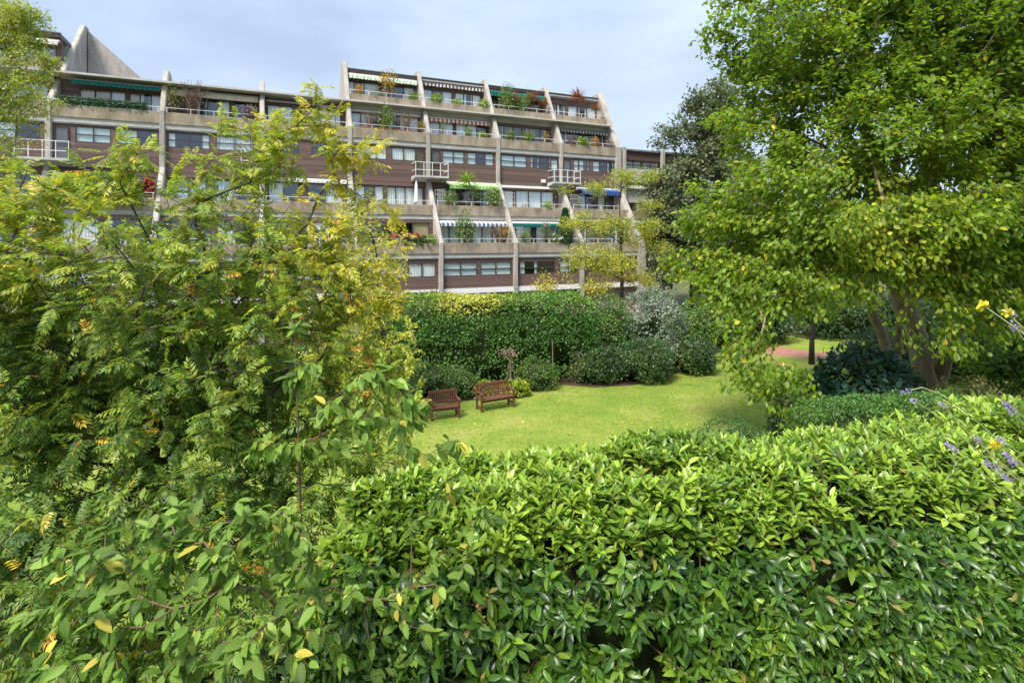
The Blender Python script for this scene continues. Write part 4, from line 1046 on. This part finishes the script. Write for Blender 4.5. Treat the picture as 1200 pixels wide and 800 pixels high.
# airy locust in front of the building's right end
lb = at(728, 400, 31.5); lb[2] = GZ
make_tree('locust_tree', 'airy yellow-green tree in front of the right end of the building', 'tree', lb, [lb, lb+[.0,0,2], lb+[.05,0,4.2], at(727,300,31.3), at(726,240,31), at(729,205,31)],
          [(735,212,31,1.2,.6),(768,204,31,.7,.5),(698,222,30.6,.8,.5),(663,222,30.8,.55,.5),(760,240,31,.9,.6),(700,262,30.5,1.4,.6),(745,270,31,1.6,.6),(775,285,31,.8,.7),(670,262,30.6,.8,.5),
           (690,300,30,1.5,.6),(655,325,29.5,1.0,.6),(640,335,29.5,.7,.6),(720,310,30,1.5,.6),(750,325,30.4,.9,.6),(700,335,29.6,1.1,.6)],
          640, 27, .5, .13, .058, 'locust', lambda p: np.clip(.42 + .5*(fnoise(p, .5)-.5) + RNG.normal(size=len(p))*.15 + np.clip((-1.2-p[:, 2])*.22, 0, .3), 0, 1), 'lo', 'barkdark', .11, .006, .3, .5, .4, .9, .3, hang=.1, seed=5, minr=.004)
# golden tree behind the rowan
gb = at(452, 440, 19); gb[2] = GZ
make_tree('golden_tree', 'golden leaved small tree between the rowan and the building', 'tree', gb, [gb, gb+[0,0,2], gb+[-.2,0,3.8], at(440,290,18.8), at(425,250,18.6)],
          [(420,255,18.5,1.0),(450,280,18.5,.8,.6),(405,300,18.3,1.2),(455,318,18.4,.7,.6),(435,350,18,1.1),(400,370,18,1.2),(458,345,18.4,.6),(430,410,17.6,1.0),(390,430,17.5,1.2)],
          300, 32, .42, .12, .055, 'locust', lambda p: np.clip(.62 + .6*(fnoise(p, .6)-.5) + RNG.normal(size=len(p))*.16, 0, 1), 'oval', 'barkdark', .12, .006, .3, .5, .38, .9, .35, seed=9, minr=.004)
# feathery tree top left
tb = at(-60, 480, 16); tb[2] = GZ
make_tree('feathery_tree', 'feathery pale yellow-green tree at the upper left edge', 'tree', tb, [tb, tb+[0,0,3], tb+[-.2,0,6], at(-50,150,16), at(-30,60,16)],
          [(10,30,16,1.0),(-40,10,16,1.5),(35,18,16,.6,.6),(25,75,15.8,.9),(55,75,15.8,.5,.6),(-20,110,16,1.3),(35,115,15.6,.8),(55,118,15.6,.45,.6),(10,155,15.5,.8),(-60,60,16,1.6),(45,45,16,.45),(-30,190,15.6,1.0)],
          800, 40, .28, .1, .04, 'ash', hue_noise(.5, .5, .6, .16, .02), 'lo', 'barkdark', .2, .005, .3, .5, .4, .9, .35, seed=4, minr=.005)
# dark oak behind
ob_ = at(815, 330, 46); ob_[2] = GZ
make_tree('oak_tree', 'tall dark grey-green tree rising beyond the building end', 'tree', ob_, [ob_, ob_+[0,0,4], at(815,270,46), at(818,200,46), at(825,140,46)],
          [(825,130,46,2.4),(845,112,46,1.8),(798,150,46,1.9),(780,165,46,1.0),(830,190,46,3),(790,215,45.5,2.4),(850,160,46,2.6),(800,265,45.5,2.6),(785,310,45,2.2),(860,260,46,3.2),(785,250,45.5,2.0)],
          950, 30, .8, .3, .2, 'oak', hue_noise(.5, .45, .25, .15, 0), 'lo', 'barkdark', .4, .014, .3, 1.2, .42, .5, .45, seed=6)
# trees closing the view on the right
for i, (px, py_, Y, r, lab) in enumerate(((905, 250, 47, 5.0, 'mid green tree behind the young tree'), (1010, 220, 50, 6, 'mid green tree far behind the left of the big tree'), (1120, 230, 48, 6, 'mid green tree far behind the trunk of the big tree'), (1240, 220, 46, 6, 'mid green tree far behind at the right edge'), (1400, 220, 44, 6.5, 'mid green tree outside the right edge'))):
    b = at(px, 300, Y); b[2] = GZ; pxr = r/Y*650
    make_tree('backdrop_tree', lab, 'tree', b, [b, b+[0,0,3], b+[.2,0,6]], [(px, py_, Y, r), (px-pxr*.5, py_+pxr*.5, Y, r*.7), (px+pxr*.5, py_+pxr*.5, Y, r*.7), (px, py_+pxr*.9, Y-1, r*.8)], 220, 22, 1.1, .38, .24, 'big', hue_noise(.15, .3, .2, .12, 0), 'lo', 'barkdark', .35, .014, .3, 1.5, .36, .4, .5, group='trees closing the view on the right', seed=20+i)

# ------------------------------------------------------------------ ROWAN (foreground left): compound leaves
def fronds(name, mat, root, base, pos, t, nn, L, hue, pairs=6, lw=.3, shape='mid', hs=.08):
    """pinnate leaves: a rachis with leaflets in pairs and one at the tip"""
    n = len(pos); T = norm(t); N = norm(nn - T*np.sum(nn*T, axis=1, keepdims=True)); S = np.cross(T, N)
    PP, TT, NN, LL, HH = [], [], [], [], []
    for q in range(pairs):
        f = .18 + .74*q/(pairs-1); sz = (.75 + .45*math.sin(math.pi*(f*.8+.1)))
        cp = pos + T*(L*f)[:, None] - N*(L*.22*f*f)[:, None]; td = norm(T - N*.44*f)
        for sd in (-1, 1):
            a = math.radians(58 - 12*f); j = RNG.normal(size=(n, 1))*.12
            PP.append(cp + td*RNG.normal(size=(n, 1))*.004); TT.append(norm(td*(math.cos(a)+j) + S*sd*math.sin(a) - N*(.12+.1*RNG.random((n, 1)))))
            NN.append(norm(N + td*.2 + RNG.normal(size=(n, 3))*.18)); LL.append(L*lw*sz*(.85+.3*RNG.random(n))); HH.append(hue + RNG.normal(size=n)*hs)
    cp = pos + T*(L*.93)[:, None] - N*(L*.2)[:, None]
    PP.append(cp); TT.append(norm(T - N*.5)); NN.append(N); LL.append(L*lw*1.05); HH.append(hue)
    PP, TT, NN = map(np.concatenate, (PP, TT, NN)); LL = np.concatenate(LL); HH = np.concatenate(HH)
    leaf_cloud(name, mat, root, PP - base, TT, NN, LL, LL*.34, HH, shape, fold=.2, droop=.12)
    # the thin stalks
    st_ = leaf_cloud('leaf_stalks', LM['autumn'], root, pos - base, T, N, L*.95, .0035, np.full(n, .35), 'mid', droop=.22)

rb = at(180, 640, 5.2); rb[2] = GZ
rtrunk = [rb, rb+[.02,0,1.5], rb+[.0,.05,3.0], at(176,540,5.2), at(190,450,5.2), at(215,370,5.2)]
rblobs = [(190,330,5.3,1.15),(70,330,4.9,1.1),(320,320,5.4,.95),(-40,360,4.8,1.1),(120,440,4.9,1.1),(270,420,5.1,1.0),(370,280,5.6,.6),(395,330,5.8,.55),(400,400,5.6,.55),(300,200,5.5,.4,.7),(330,180,5.5,.3,1.2),(395,190,5.6,.25,1.3),(250,235,5.3,.5,.6),
          (50,235,4.9,.6,.5),(140,215,5.0,.35,.6),(-20,250,4.9,.8),(450,420,5.6,.35),(440,470,5.4,.45),(60,520,4.5,.7,.6),(20,620,4.2,.6),(250,540,4.6,.6),(370,520,5.0,.6),(420,560,4.9,.5),(330,620,4.5,.6),(90,660,4.0,.75),(150,470,5.3,.8),(100,490,4.9,.85),(230,520,5.0,.75),(330,540,5.0,.6),(400,480,5.3,.6),(200,590,4.6,.7),(280,600,4.8,.6),(110,600,4.5,.6),(330,470,5.4,.7),(240,480,5.8,.6),(40,440,5.5,.9),(180,690,4.0,.7),(40,760,3.7,.8),(430,640,4.5,.35),(300,720,4.0,.6),(-60,500,4.5,.9)]
tips = []
for (x, y, Y) in ((322,135,5.5),(312,150,5.5),(298,150,5.5),(330,165,5.5),(318,180,5.5),(280,140,5.5),(262,145,5.4),(345,150,5.5),(366,103,5.6),(364,118,5.6),(360,135,5.6),(372,130,5.6),(378,150,5.6),(392,145,5.6),(400,140,5.7),(395,165,5.6),(388,180,5.6),(405,175,5.7),(430,172,5.7),(440,165,5.7),(432,185,5.7),
                  (255,182,5.3),(232,180,5.3),(215,190,5.2),(240,200,5.2),(140,172,5.0),(155,178,5.0),(128,180,5.0),(180,180,5.1),(205,210,5.1),(150,200,5.0),(455,300,5.8),(465,280,5.8),(470,330,5.8),(450,350,5.8),(470,360,5.7),(480,390,5.6),(462,250,5.8),(445,235,5.8),(420,225,5.8),
                  (475,420,5.4),(485,455,5.3),(470,500,5.2),(480,540,5.0),(470,570,4.9),(490,580,4.9),(500,600,4.8)):
    for _ in range(2): tips.append(at(x + random.uniform(-7, 7), y + random.uniform(-7, 7), Y + random.uniform(-.15, .15)))
root = empty('rowan_tree', rb); tag(root, 'rowan with feathery yellowing leaves filling the left foreground', 'tree')
Tg, Cc = blob_points(rblobs, 2550, .3, .31, 1.1, 3)
Tg = np.concatenate([Tg, np.array(tips)])
pxs = Tg[:, 0]/Tg[:, 1]*650+600; pys = 280-Tg[:, 2]/Tg[:, 1]*650
# keep the gaps the photograph shows: open lawn at the far left and under the crown
gapm = ((pxs < 105) & (pys > 545) & (pys < 605) & (RNG.random(len(Tg)) < .72)) | ((pys > 515) & (pys < 560) & (pxs > 100) & (pxs < 280) & (RNG.random(len(Tg)) < .6))
Tg = Tg[~gapm & (Tg[:, 1] > 2.9)]
A, Pp, hit = grow(rtrunk, Tg, .22, .28, .09, -.02)
tree_wood(root, A, Pp, M['barkdark'], .003, .075, off=rb, expo=.46, flare=1.2, sides=(9, 5))
def rowan_hue(p):
    px = p[:, 0]/p[:, 1]*650+600; py_ = 280-p[:, 2]/p[:, 1]*650
    y = .26 + .3*np.clip((430-py_)/230, 0, 1) +   .34*np.clip((px-260)/200, 0, 1)*np.clip((620-py_)/220, 0, 1) + .4*(fnoise(p, .9)-.5)
    return y
nf = 7
ends = np.repeat(A[hit], nf, axis=0); pv = np.repeat(A[np.maximum(Pp[hit], 0)], nf, axis=0); dr = norm(ends-pv); n = len(ends)
fpos = ends - dr*.2*RNG.random((n, 1))
side = norm(np.cross(dr, rand_unit(n)))
ft = norm(dr*.45 + side*.9 + np.array([0, -.12, -.12])); fn = norm(np.array([0, -.2, 1.0]) + rand_unit(n)*.45)
fh = rowan_hue(fpos) + RNG.normal(size=n)*.1
fh = np.minimum(fh, .76); burnt = RNG.random(n) < .03; fh[burnt] = .8 + .2*RNG.random(burnt.sum())
fronds('crown', LM['rowan'], root, rb, fpos, ft, fn, .115+.075*RNG.random(n), fh)
# orange berries
nb_ = 46; sel = RNG.choice(len(A[hit]), nb_)
bm_ = MB()
for p in A[hit][sel]:
    for q in range(9):
        c = p - rb + RNG.normal(size=3)*[.025,.025,.015] - [0, 0, .05]; r_ = .005
        V = [c+[r_,0,0], c-[r_,0,0], c+[0,r_,0], c-[0,r_,0], c+[0,0,r_], c-[0,0,r_]]
        bm_.add(V, [(0,2,4),(2,1,4),(1,3,4),(3,0,4),(2,0,5),(1,2,5),(3,1,5),(0,3,5)])
tag(bm_.build('berries', M['terracotta'], root, True), kind='stuff')

# ------------------------------------------------------------------ CHERRY (nearest, large drooping leaves)
cb = at(345, 800, 2.9); cb[2] = GZ
ctrunk = [cb, cb+[.02,-.05,2], cb+[.0,0,3.9], at(352,700,2.85), at(352,600,2.8), at(350,520,2.8), at(347,440,2.8), at(345,385,2.8)]
ct = []
def cluster(lst, Y, j=10, rep=1):
    for x, y in lst:
        for _ in range(rep): ct.append(at(x + random.uniform(-j, j), y + random.uniform(-j, j), Y + random.uniform(-.12, .12)))
cluster([(340,372),(362,430),(350,425),(330,440),(345,470),(315,520),(300,515),(330,530),(290,545),(370,520)], 2.8, 5)
cluster([(390,470),(410,455),(430,440),(445,430),(455,455),(470,445),(480,470),(495,480),(505,470),(440,480),(420,500),(400,520),(520,515),(505,530),(530,520),(460,500),(480,500),(430,520),(405,490),(475,520)], 2.75, 8)
cluster([(170,590),(200,585),(225,600),(150,615),(130,625),(180,620),(205,615),(115,640),(240,620),(260,615),(290,610),(305,600),(310,620),(280,590)], 2.45, 8)
cluster([(210,650),(190,660),(230,670),(215,690),(180,680),(160,650),(250,650),(120,665),(100,680),(140,690),(165,700),(195,710),(240,700),(260,680),(90,700),(75,690),(110,650),(70,640),(50,650)], 2.3, 10)
cluster([(260,740),(240,730),(230,760),(270,770),(200,750),(250,790),(215,790),(170,740),(140,740),(110,730),(80,740),(100,770),(60,770),(150,780),(190,780),(130,800),(40,790),(290,760),(300,790)], 2.1, 12)
cluster([(330,680),(350,650),(370,660),(380,690),(365,720),(385,735),(350,740),(330,720),(400,720),(395,760),(340,770),(370,780),(310,740),(410,690)], 2.4, 10)
cluster([(520,585),(500,600),(540,580),(560,600),(555,625),(530,640),(515,650),(540,655),(570,590),(590,605),(480,600)], 3.0, 8)
cluster([(352,620),(345,650),(360,690),(340,720),(355,750),(345,780),(365,640),(335,600)], 2.6, 8)
cluster([(300,660),(285,690),(310,700),(320,650),(270,650),(230,640),(190,630),(150,660),(120,690),(90,670),(60,680),(30,720),(60,720),(20,770)], 2.5, 12)
cluster([(430,690),(455,700),(470,720),(440,740),(480,760),(500,740),(430,780),(460,790),(520,700),(490,690)], 3.0, 14)
root = empty('cherry_tree', cb); tag(root, 'cherry with large drooping toothed leaves nearest in the lower left', 'tree')
Tg = np.array(ct); A, Pp, hit = grow(ctrunk, Tg, .25, .12, .07, -.05)
tree_wood(root, A, Pp, M['twig'], .0019, .015, off=cb, expo=.42, flare=1.2, sides=(9, 6), minr=1e-6)
nf = 13
ends = np.repeat(A[hit], nf, axis=0); pv = np.repeat(A[np.maximum(Pp[hit], 0)], nf, axis=0); dr = norm(ends-pv); n = len(ends)
fpos = ends - dr*(.14*RNG.random((n, 1))) + RNG.normal(size=(n, 3))*.006
side = norm(np.cross(dr, rand_unit(n)))
ft = norm(dr*.4 + side*.75 + np.array([0, -.05, -.6]) + RNG.normal(size=(n, 3))*.15); fn = norm(np.array([-.1, -.45, .9]) + rand_unit(n)*.55 + side*.3)
lh = .36 + .5*(fnoise(fpos, 2.2)-.5) + RNG.normal(size=n)*.16; yl = RNG.random(n) < .025; lh[yl] = 1
cl = .042+.05*RNG.random(n)
leaf_cloud('crown', LM['cherry'], root, fpos - cb, ft, fn, cl, cl*.47, lh, 'round', fold=.3, droop=.08+.3*RNG.random(n), smooth=True)

# ------------------------------------------------------------------ LAUREL HEDGE (foreground right)
def laurel():
    # crest lines in world xy: front edge, back edge
    Fp = np.array([(-1.15,3.35),(-.8,3.35),(.6,3.45),(2.2,3.75),(3.9,4.1),(6.5,4.75)]); Bp = np.array([(-.95,4.1),(-.5,4.4),(.7,4.68),(1.95,5.0),(5.6,6.1),(8.6,6.95)])
    def lerp(A_, u):
        x = u*(len(A_)-1); i = np.minimum(x.astype(int), len(A_)-2); f = (x-i)[:, None]; return A_[i]*(1-f)+A_[i+1]*f
    base = np.array([2.5, 4.6, GZ]); root = empty('laurel_hedge', base); tag(root, 'broad glossy cherry laurel hedge across the lower right foreground', 'hedge')
    ZT = -1.72
    ns = 12000
    u = RNG.random(ns); v = RNG.random(ns)
    f, b_ = lerp(Fp, u), lerp(Bp, u)
    acr = norm(b_-f)
    # cross-section parameter: 0..0.5 front face (top 1.9 m), 0.5..0.9 top, .9..1 back face
    fr = v < .5; tp_ = (v >= .5) & (v < .9); bk = v >= .9
    q = np.where(fr, v/.5, np.where(tp_, (v-.5)/.4, (v-.9)/.1))
    xy = np.where(tp_[:, None], f + (b_-f)*q[:, None], np.where(fr[:, None], f, b_))
    z = np.where(tp_, ZT, np.where(fr, ZT - 2.0*(1-q), ZT - .9*q))
    # rounded shoulders, front face leaning out towards the bottom
    rd = .33
    dist_f = np.where(tp_, q*np.linalg.norm(b_-f, axis=1), 0); sink = np.where(tp_, rd*np.clip(1-dist_f/.45, 0, 1)**2*.8, 0)
    dist_b = np.where(tp_, (1-q)*np.linalg.norm(b_-f, axis=1), 9); sink += np.where(tp_, .22*np.clip(1-dist_b/.4, 0, 1)**2, 0)
    z = z - sink - np.where(fr, rd*.8, 0) - np.where(bk, .22, 0)
    drop = np.where(fr, ZT - rd*.8 - z, 0)
    lean = np.where(fr, .22*np.clip(drop/.5, 0, 1)**.6 + .12*drop, 0)
    xy = xy - acr*lean[:, None] + acr*np.where(bk, .1*q, 0)[:, None]
    n3 = np.where(tp_[:, None], np.stack([-acr[:, 0]*np.clip(1-dist_f/.45, 0, 1)*.7, -acr[:, 1]*np.clip(1-dist_f/.45, 0, 1)*.7, np.ones(ns)], 1),
         np.where(fr[:, None], np.stack([-acr[:, 0], -acr[:, 1], .35*np.ones(ns)+.8*np.clip(1-drop/.3, 0, 1)], 1), np.stack([acr[:, 0], acr[:, 1], .4*np.ones(ns)], 1)))
    n3 = norm(n3)
    P = np.stack([xy[:, 0], xy[:, 1], z], 1)
    P += n3*(.34*(fnoise(P, 1.3)-.5) + .24*(fnoise(P, 3.4)-.5))[:, None]
    P -= n3*(.16*RNG.random(ns)**1.5)[:, None]
    hole = fnoise(P + 31, 2.6); keep = hole > .27 + .07*RNG.random(ns); keep &= P[:, 1] > 1.6
    P, n3, tp_, fr = P[keep], n3[keep], tp_[keep], fr[keep]; ns = len(P)
    sd = norm(n3*.55 + np.where(tp_[:, None], np.array([0, 0, .75]), np.array([0, -.1, .12])) + rand_unit(ns)*.5)
    k = 8
    PP, TT, NN, LL, HH, DD = [], [], [], [], [], []
    e1 = norm(np.cross(sd, rand_unit(ns))); e2 = np.cross(sd, e1); hb = .34 + .55*(fnoise(P, 1.5)-.5) + RNG.normal(size=ns)*.1 + np.where(tp_, .22, -.16)  # top paler as new growth; shade of the sides put into their hue
    ls = .108*(.6+.6*RNG.random(ns)); reach = np.where(tp_, .09, .1)
    young = RNG.random(ns) < .22; hb = hb + young*.3
    for j in range(k):
        a = j*2.4 + RNG.normal(size=ns)*.25; fj = j/(k-1)
        tilt = np.radians(72 - 44*fj) + RNG.normal(size=ns)*.14 + np.where(fr, .1, 0)
        rad = e1*np.cos(a)[:, None] + e2*np.sin(a)[:, None]
        t = norm(sd*np.cos(tilt)[:, None] + rad*np.sin(tilt)[:, None] + np.array([0, 0, -1])*(np.where(fr, .38, .05))[:, None])
        PP.append(P + sd*(reach*(fj-.35))[:, None] + rad*.004); TT.append(t); NN.append(norm(sd*.8 - rad*.35 + np.array([0, -.1, .35]) + rand_unit(ns)*.22))
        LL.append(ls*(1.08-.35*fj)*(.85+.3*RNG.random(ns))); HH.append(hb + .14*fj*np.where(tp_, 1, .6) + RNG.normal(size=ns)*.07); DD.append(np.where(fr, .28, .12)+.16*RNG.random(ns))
    PP, TT, NN = map(np.concatenate, (PP, TT, NN)); LL, HH, DD = map(np.concatenate, (LL, HH, DD))
    HH = np.minimum(HH, .92); br = RNG.random(len(HH)) < .012; HH[br] = .96+.04*RNG.random(br.sum())
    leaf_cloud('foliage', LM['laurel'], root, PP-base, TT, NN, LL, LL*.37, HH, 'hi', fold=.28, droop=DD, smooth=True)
    # twigs
    m = MB(); 
    for i in range(0, ns, 3): m.tube([P[i]-base-sd[i]*.28, P[i]-base-sd[i]*.1, P[i]-base+sd[i]*.03], [.006,.0045,.002], 4, False)
    m.build('twigs', M['twig'], root)
    # the dark woody inside
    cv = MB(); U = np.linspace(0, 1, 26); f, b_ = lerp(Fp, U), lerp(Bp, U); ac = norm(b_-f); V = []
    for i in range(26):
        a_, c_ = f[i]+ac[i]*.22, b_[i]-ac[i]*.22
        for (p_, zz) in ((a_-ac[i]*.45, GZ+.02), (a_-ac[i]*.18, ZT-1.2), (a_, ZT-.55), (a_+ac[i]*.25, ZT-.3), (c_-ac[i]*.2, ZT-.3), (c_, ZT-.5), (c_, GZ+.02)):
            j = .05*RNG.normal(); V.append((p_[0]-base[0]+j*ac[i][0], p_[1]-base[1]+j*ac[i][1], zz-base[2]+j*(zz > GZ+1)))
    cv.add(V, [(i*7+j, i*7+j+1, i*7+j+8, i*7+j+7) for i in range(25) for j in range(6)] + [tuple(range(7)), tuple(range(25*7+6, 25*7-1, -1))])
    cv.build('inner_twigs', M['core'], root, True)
laurel()

# ------------------------------------------------------------------ LAVENDER and yellow flowers at the right edge (close by)
lv_base = at(1420, 800, 1.6)
lav = empty('lavender', lv_base); tag(lav, 'lavender with long bending stems and pale purple heads at the right edge', 'flower')
def stem_curve(p0, p1, lift, k=9):
    f = np.linspace(0, 1, k)[:, None]; mid = (p0+p1)/2 + lift; return (1-f)**2*p0 + 2*f*(1-f)*mid + f*f*p1
def lav_head(root, tip, d, L, nfl, fade):
    n = nfl; s = RNG.random(n); a = RNG.random(n)*6.28
    d = norm(d); e1 = norm(np.cross(d, [0.2, .9, .1])); e2 = np.cross(d, e1)
    rd = .004*(1.15-.6*s)
    rad = e1[None]*np.cos(a)[:, None] + e2[None]*np.sin(a)[:, None]
    P = tip + d*(s*L)[:, None] + rad*rd[:, None]
    return leaf_cloud('flower_head', LM['lavender'], root, P - lv_base, norm(rad + d*.7 + rand_unit(n)*.3), norm(d*.6-rad*.3 + rand_unit(n)*.5), .006, .004, fade + RNG.normal(size=n)*.2, 'oval')
for (x0, y0, x1, y1, x2, y2, Y, L, fade) in ((1330,700,1110,425,1067,457,1.55,.028,.4),(1330,700,1100,480,1075,472,1.6,.02,.9),(1340,690,1140,520,1108,478,1.6,.02,.8),(1300,640,1190,560,1150,520,1.6,.028,.8),(1300,680,1170,570,1122,530,1.55,.045,.8),
                                (1290,600,1210,540,1180,520,1.6,.03,.7),(1320,640,1215,570,1172,550,1.5,.045,.7),(1310,620,1220,580,1190,545,1.4,.04,.3),(1300,560,1215,520,1190,486,1.25,.035,.3),(1290,480,1215,420,1188,372,1.5,.025,.4),(1290,500,1220,425,1192,388,1.45,.03,.6),(1330,660,1230,600,1186,565,1.5,.04,.75)):
    p0 = at(x0, y0, Y); p1 = at(x2, y2, Y); pm = at(x1, y1, Y); f = np.linspace(0, 1, 9)[:, None]
    c = (1-f)**2*p0 + 2*f*(1-f)*pm + f*f*p1
    MB().tube(c - lv_base, np.linspace(.0022, .0013, 9), 5).build('stem', M['lavstem'] if 'lavstem' in M else M.setdefault('lavstem', noisy_mat('green_stem', (.2,.25,.08), (.36,.38,.18), 20, .7)), lav)
    lav_head(lav, c[-1], c[-1]-c[-2], L, int(46*L/.03), fade)
yb_ = at(1420, 700, 1.4); yl_ = empty('yellow_flower', yb_); tag(yl_, 'yellow snapdragon-like flowers on pale stems among the lavender', 'flower')
for (x0, y0, x1, y1, x2, y2, Y, s) in ((1300,470,1215,400,1152,358,1.3,.011),(1300,450,1210,400,1180,366,1.35,.010),(1310,650,1230,560,1166,522,1.45,.012)):
    p0, pm, p1 = at(x0,y0,Y), at(x1,y1,Y), at(x2,y2,Y); f = np.linspace(0, 1, 9)[:, None]; c = (1-f)**2*p0 + 2*f*(1-f)*pm + f*f*p1
    MB().tube(c - yb_, np.linspace(.0028, .0018, 9), 5).build('stem', M['lavstem'], yl_)
    n = 16; d = rand_unit(n)
    leaf_cloud('flower', LM['yellow'], yl_, c[-1] - yb_ + d*s*.35, norm(d + [0,-.2,.2]), norm(rand_unit(n)), s, s*.8, RNG.random(n), 'round', fold=.5, droop=.4, smooth=True)

# ================================================================== SKY, SUN, CAMERA
SUN_EL, SUN_AZ = math.radians(56), math.radians(212)      # azimuth clockwise from +Y: behind the camera, to the left
w = bpy.data.worlds.new('World'); SC.world = w; w.use_nodes = True; nt = w.node_tree
bg = nt.nodes['Background']
sky = nd(nt, 'ShaderNodeTexSky', sky_type='NISHITA'); sky.sun_disc = False
sky.sun_elevation = SUN_EL; sky.sun_rotation = SUN_AZ; sky.air_density = 1.2; sky.dust_density = 2.0; sky.ozone_density = 1.2
tc = nd(nt, 'ShaderNodeTexCoord'); sp = nd(nt, 'ShaderNodeSeparateXYZ'); nt.links.new(tc.outputs['Generated'], sp.inputs[0])
mp = nd(nt, 'ShaderNodeMapping'); mp.inputs['Scale'].default_value = (1, 1, 2.6); nt.links.new(tc.outputs['Generated'], mp.inputs[0])
cn = nd(nt, 'ShaderNodeTexNoise'); cn.inputs['Scale'].default_value = 2.2; cn.inputs['Detail'].default_value = 7; cn.inputs['Roughness'].default_value = .52
nt.links.new(mp.outputs[0], cn.inputs[0])
cr = ramp(nt, [(.38, (.42,.42,.42)), (.68, (.95,.95,.95))]); nt.links.new(cn.outputs[0], cr.inputs[0])
hz = nd(nt, 'ShaderNodeMapRange'); hz.inputs[1].default_value = .45; hz.inputs[2].default_value = .0; hz.inputs[3].default_value = 0; hz.inputs[4].default_value = .35; nt.links.new(sp.outputs['Z'], hz.inputs[0])
ad = nd(nt, 'ShaderNodeMath', operation='ADD', use_clamp=True); nt.links.new(cr.outputs[0], ad.inputs[0]); nt.links.new(hz.outputs[0], ad.inputs[1])
mx = nd(nt, 'ShaderNodeMix', data_type='RGBA'); nt.links.new(ad.outputs[0], mx.inputs[0]); nt.links.new(sky.outputs[0], mx.inputs[6]); mx.inputs[7].default_value = (5.2, 6.3, 8.1, 1)
zg = nd(nt, 'ShaderNodeMapRange'); zg.inputs[1].default_value = .3; zg.inputs[2].default_value = .95; zg.inputs[3].default_value = 1.0; zg.inputs[4].default_value = 2.1
nt.links.new(sp.outputs['Z'], zg.inputs[0])
vm = nd(nt, 'ShaderNodeVectorMath', operation='SCALE'); nt.links.new(mx.outputs[2], vm.inputs[0]); nt.links.new(zg.outputs[0], vm.inputs['Scale'])
nt.links.new(vm.outputs[0], bg.inputs['Color']); bg.inputs['Strength'].default_value = .065

sl = bpy.data.lights.new('sun', 'SUN'); sl.energy = 3.0; sl.angle = math.radians(15); sl.color = (1, .95, .86)
so = bpy.data.objects.new('sun', sl); COL.objects.link(so)
dv = Vector((math.sin(SUN_AZ)*math.cos(SUN_EL), math.cos(SUN_AZ)*math.cos(SUN_EL), math.sin(SUN_EL)))
so.rotation_euler = dv.to_track_quat('Z', 'Y').to_euler(); so.location = dv*60

cd = bpy.data.cameras.new('camera'); co = bpy.data.objects.new('camera', cd); COL.objects.link(co)
co.rotation_euler = (math.radians(90), 0, 0); cd.lens = 36*650/1200; cd.sensor_width = 36; cd.sensor_fit = 'HORIZONTAL'
cd.shift_y = -.1; cd.clip_end = 2000; cd.clip_start = .05
SC.camera = co
vs = SC.view_settings; vs.view_transform = 'Standard'; vs.look = 'None'; vs.gamma = 1; vs.use_curve_mapping = False; vs.exposure = 1.12
SC.cycles.max_bounces = 6; SC.cycles.diffuse_bounces = 3; SC.cycles.glossy_bounces = 2; SC.cycles.transmission_bounces = 4; SC.cycles.transparent_max_bounces = 8
SC.cycles.sample_clamp_indirect = 6
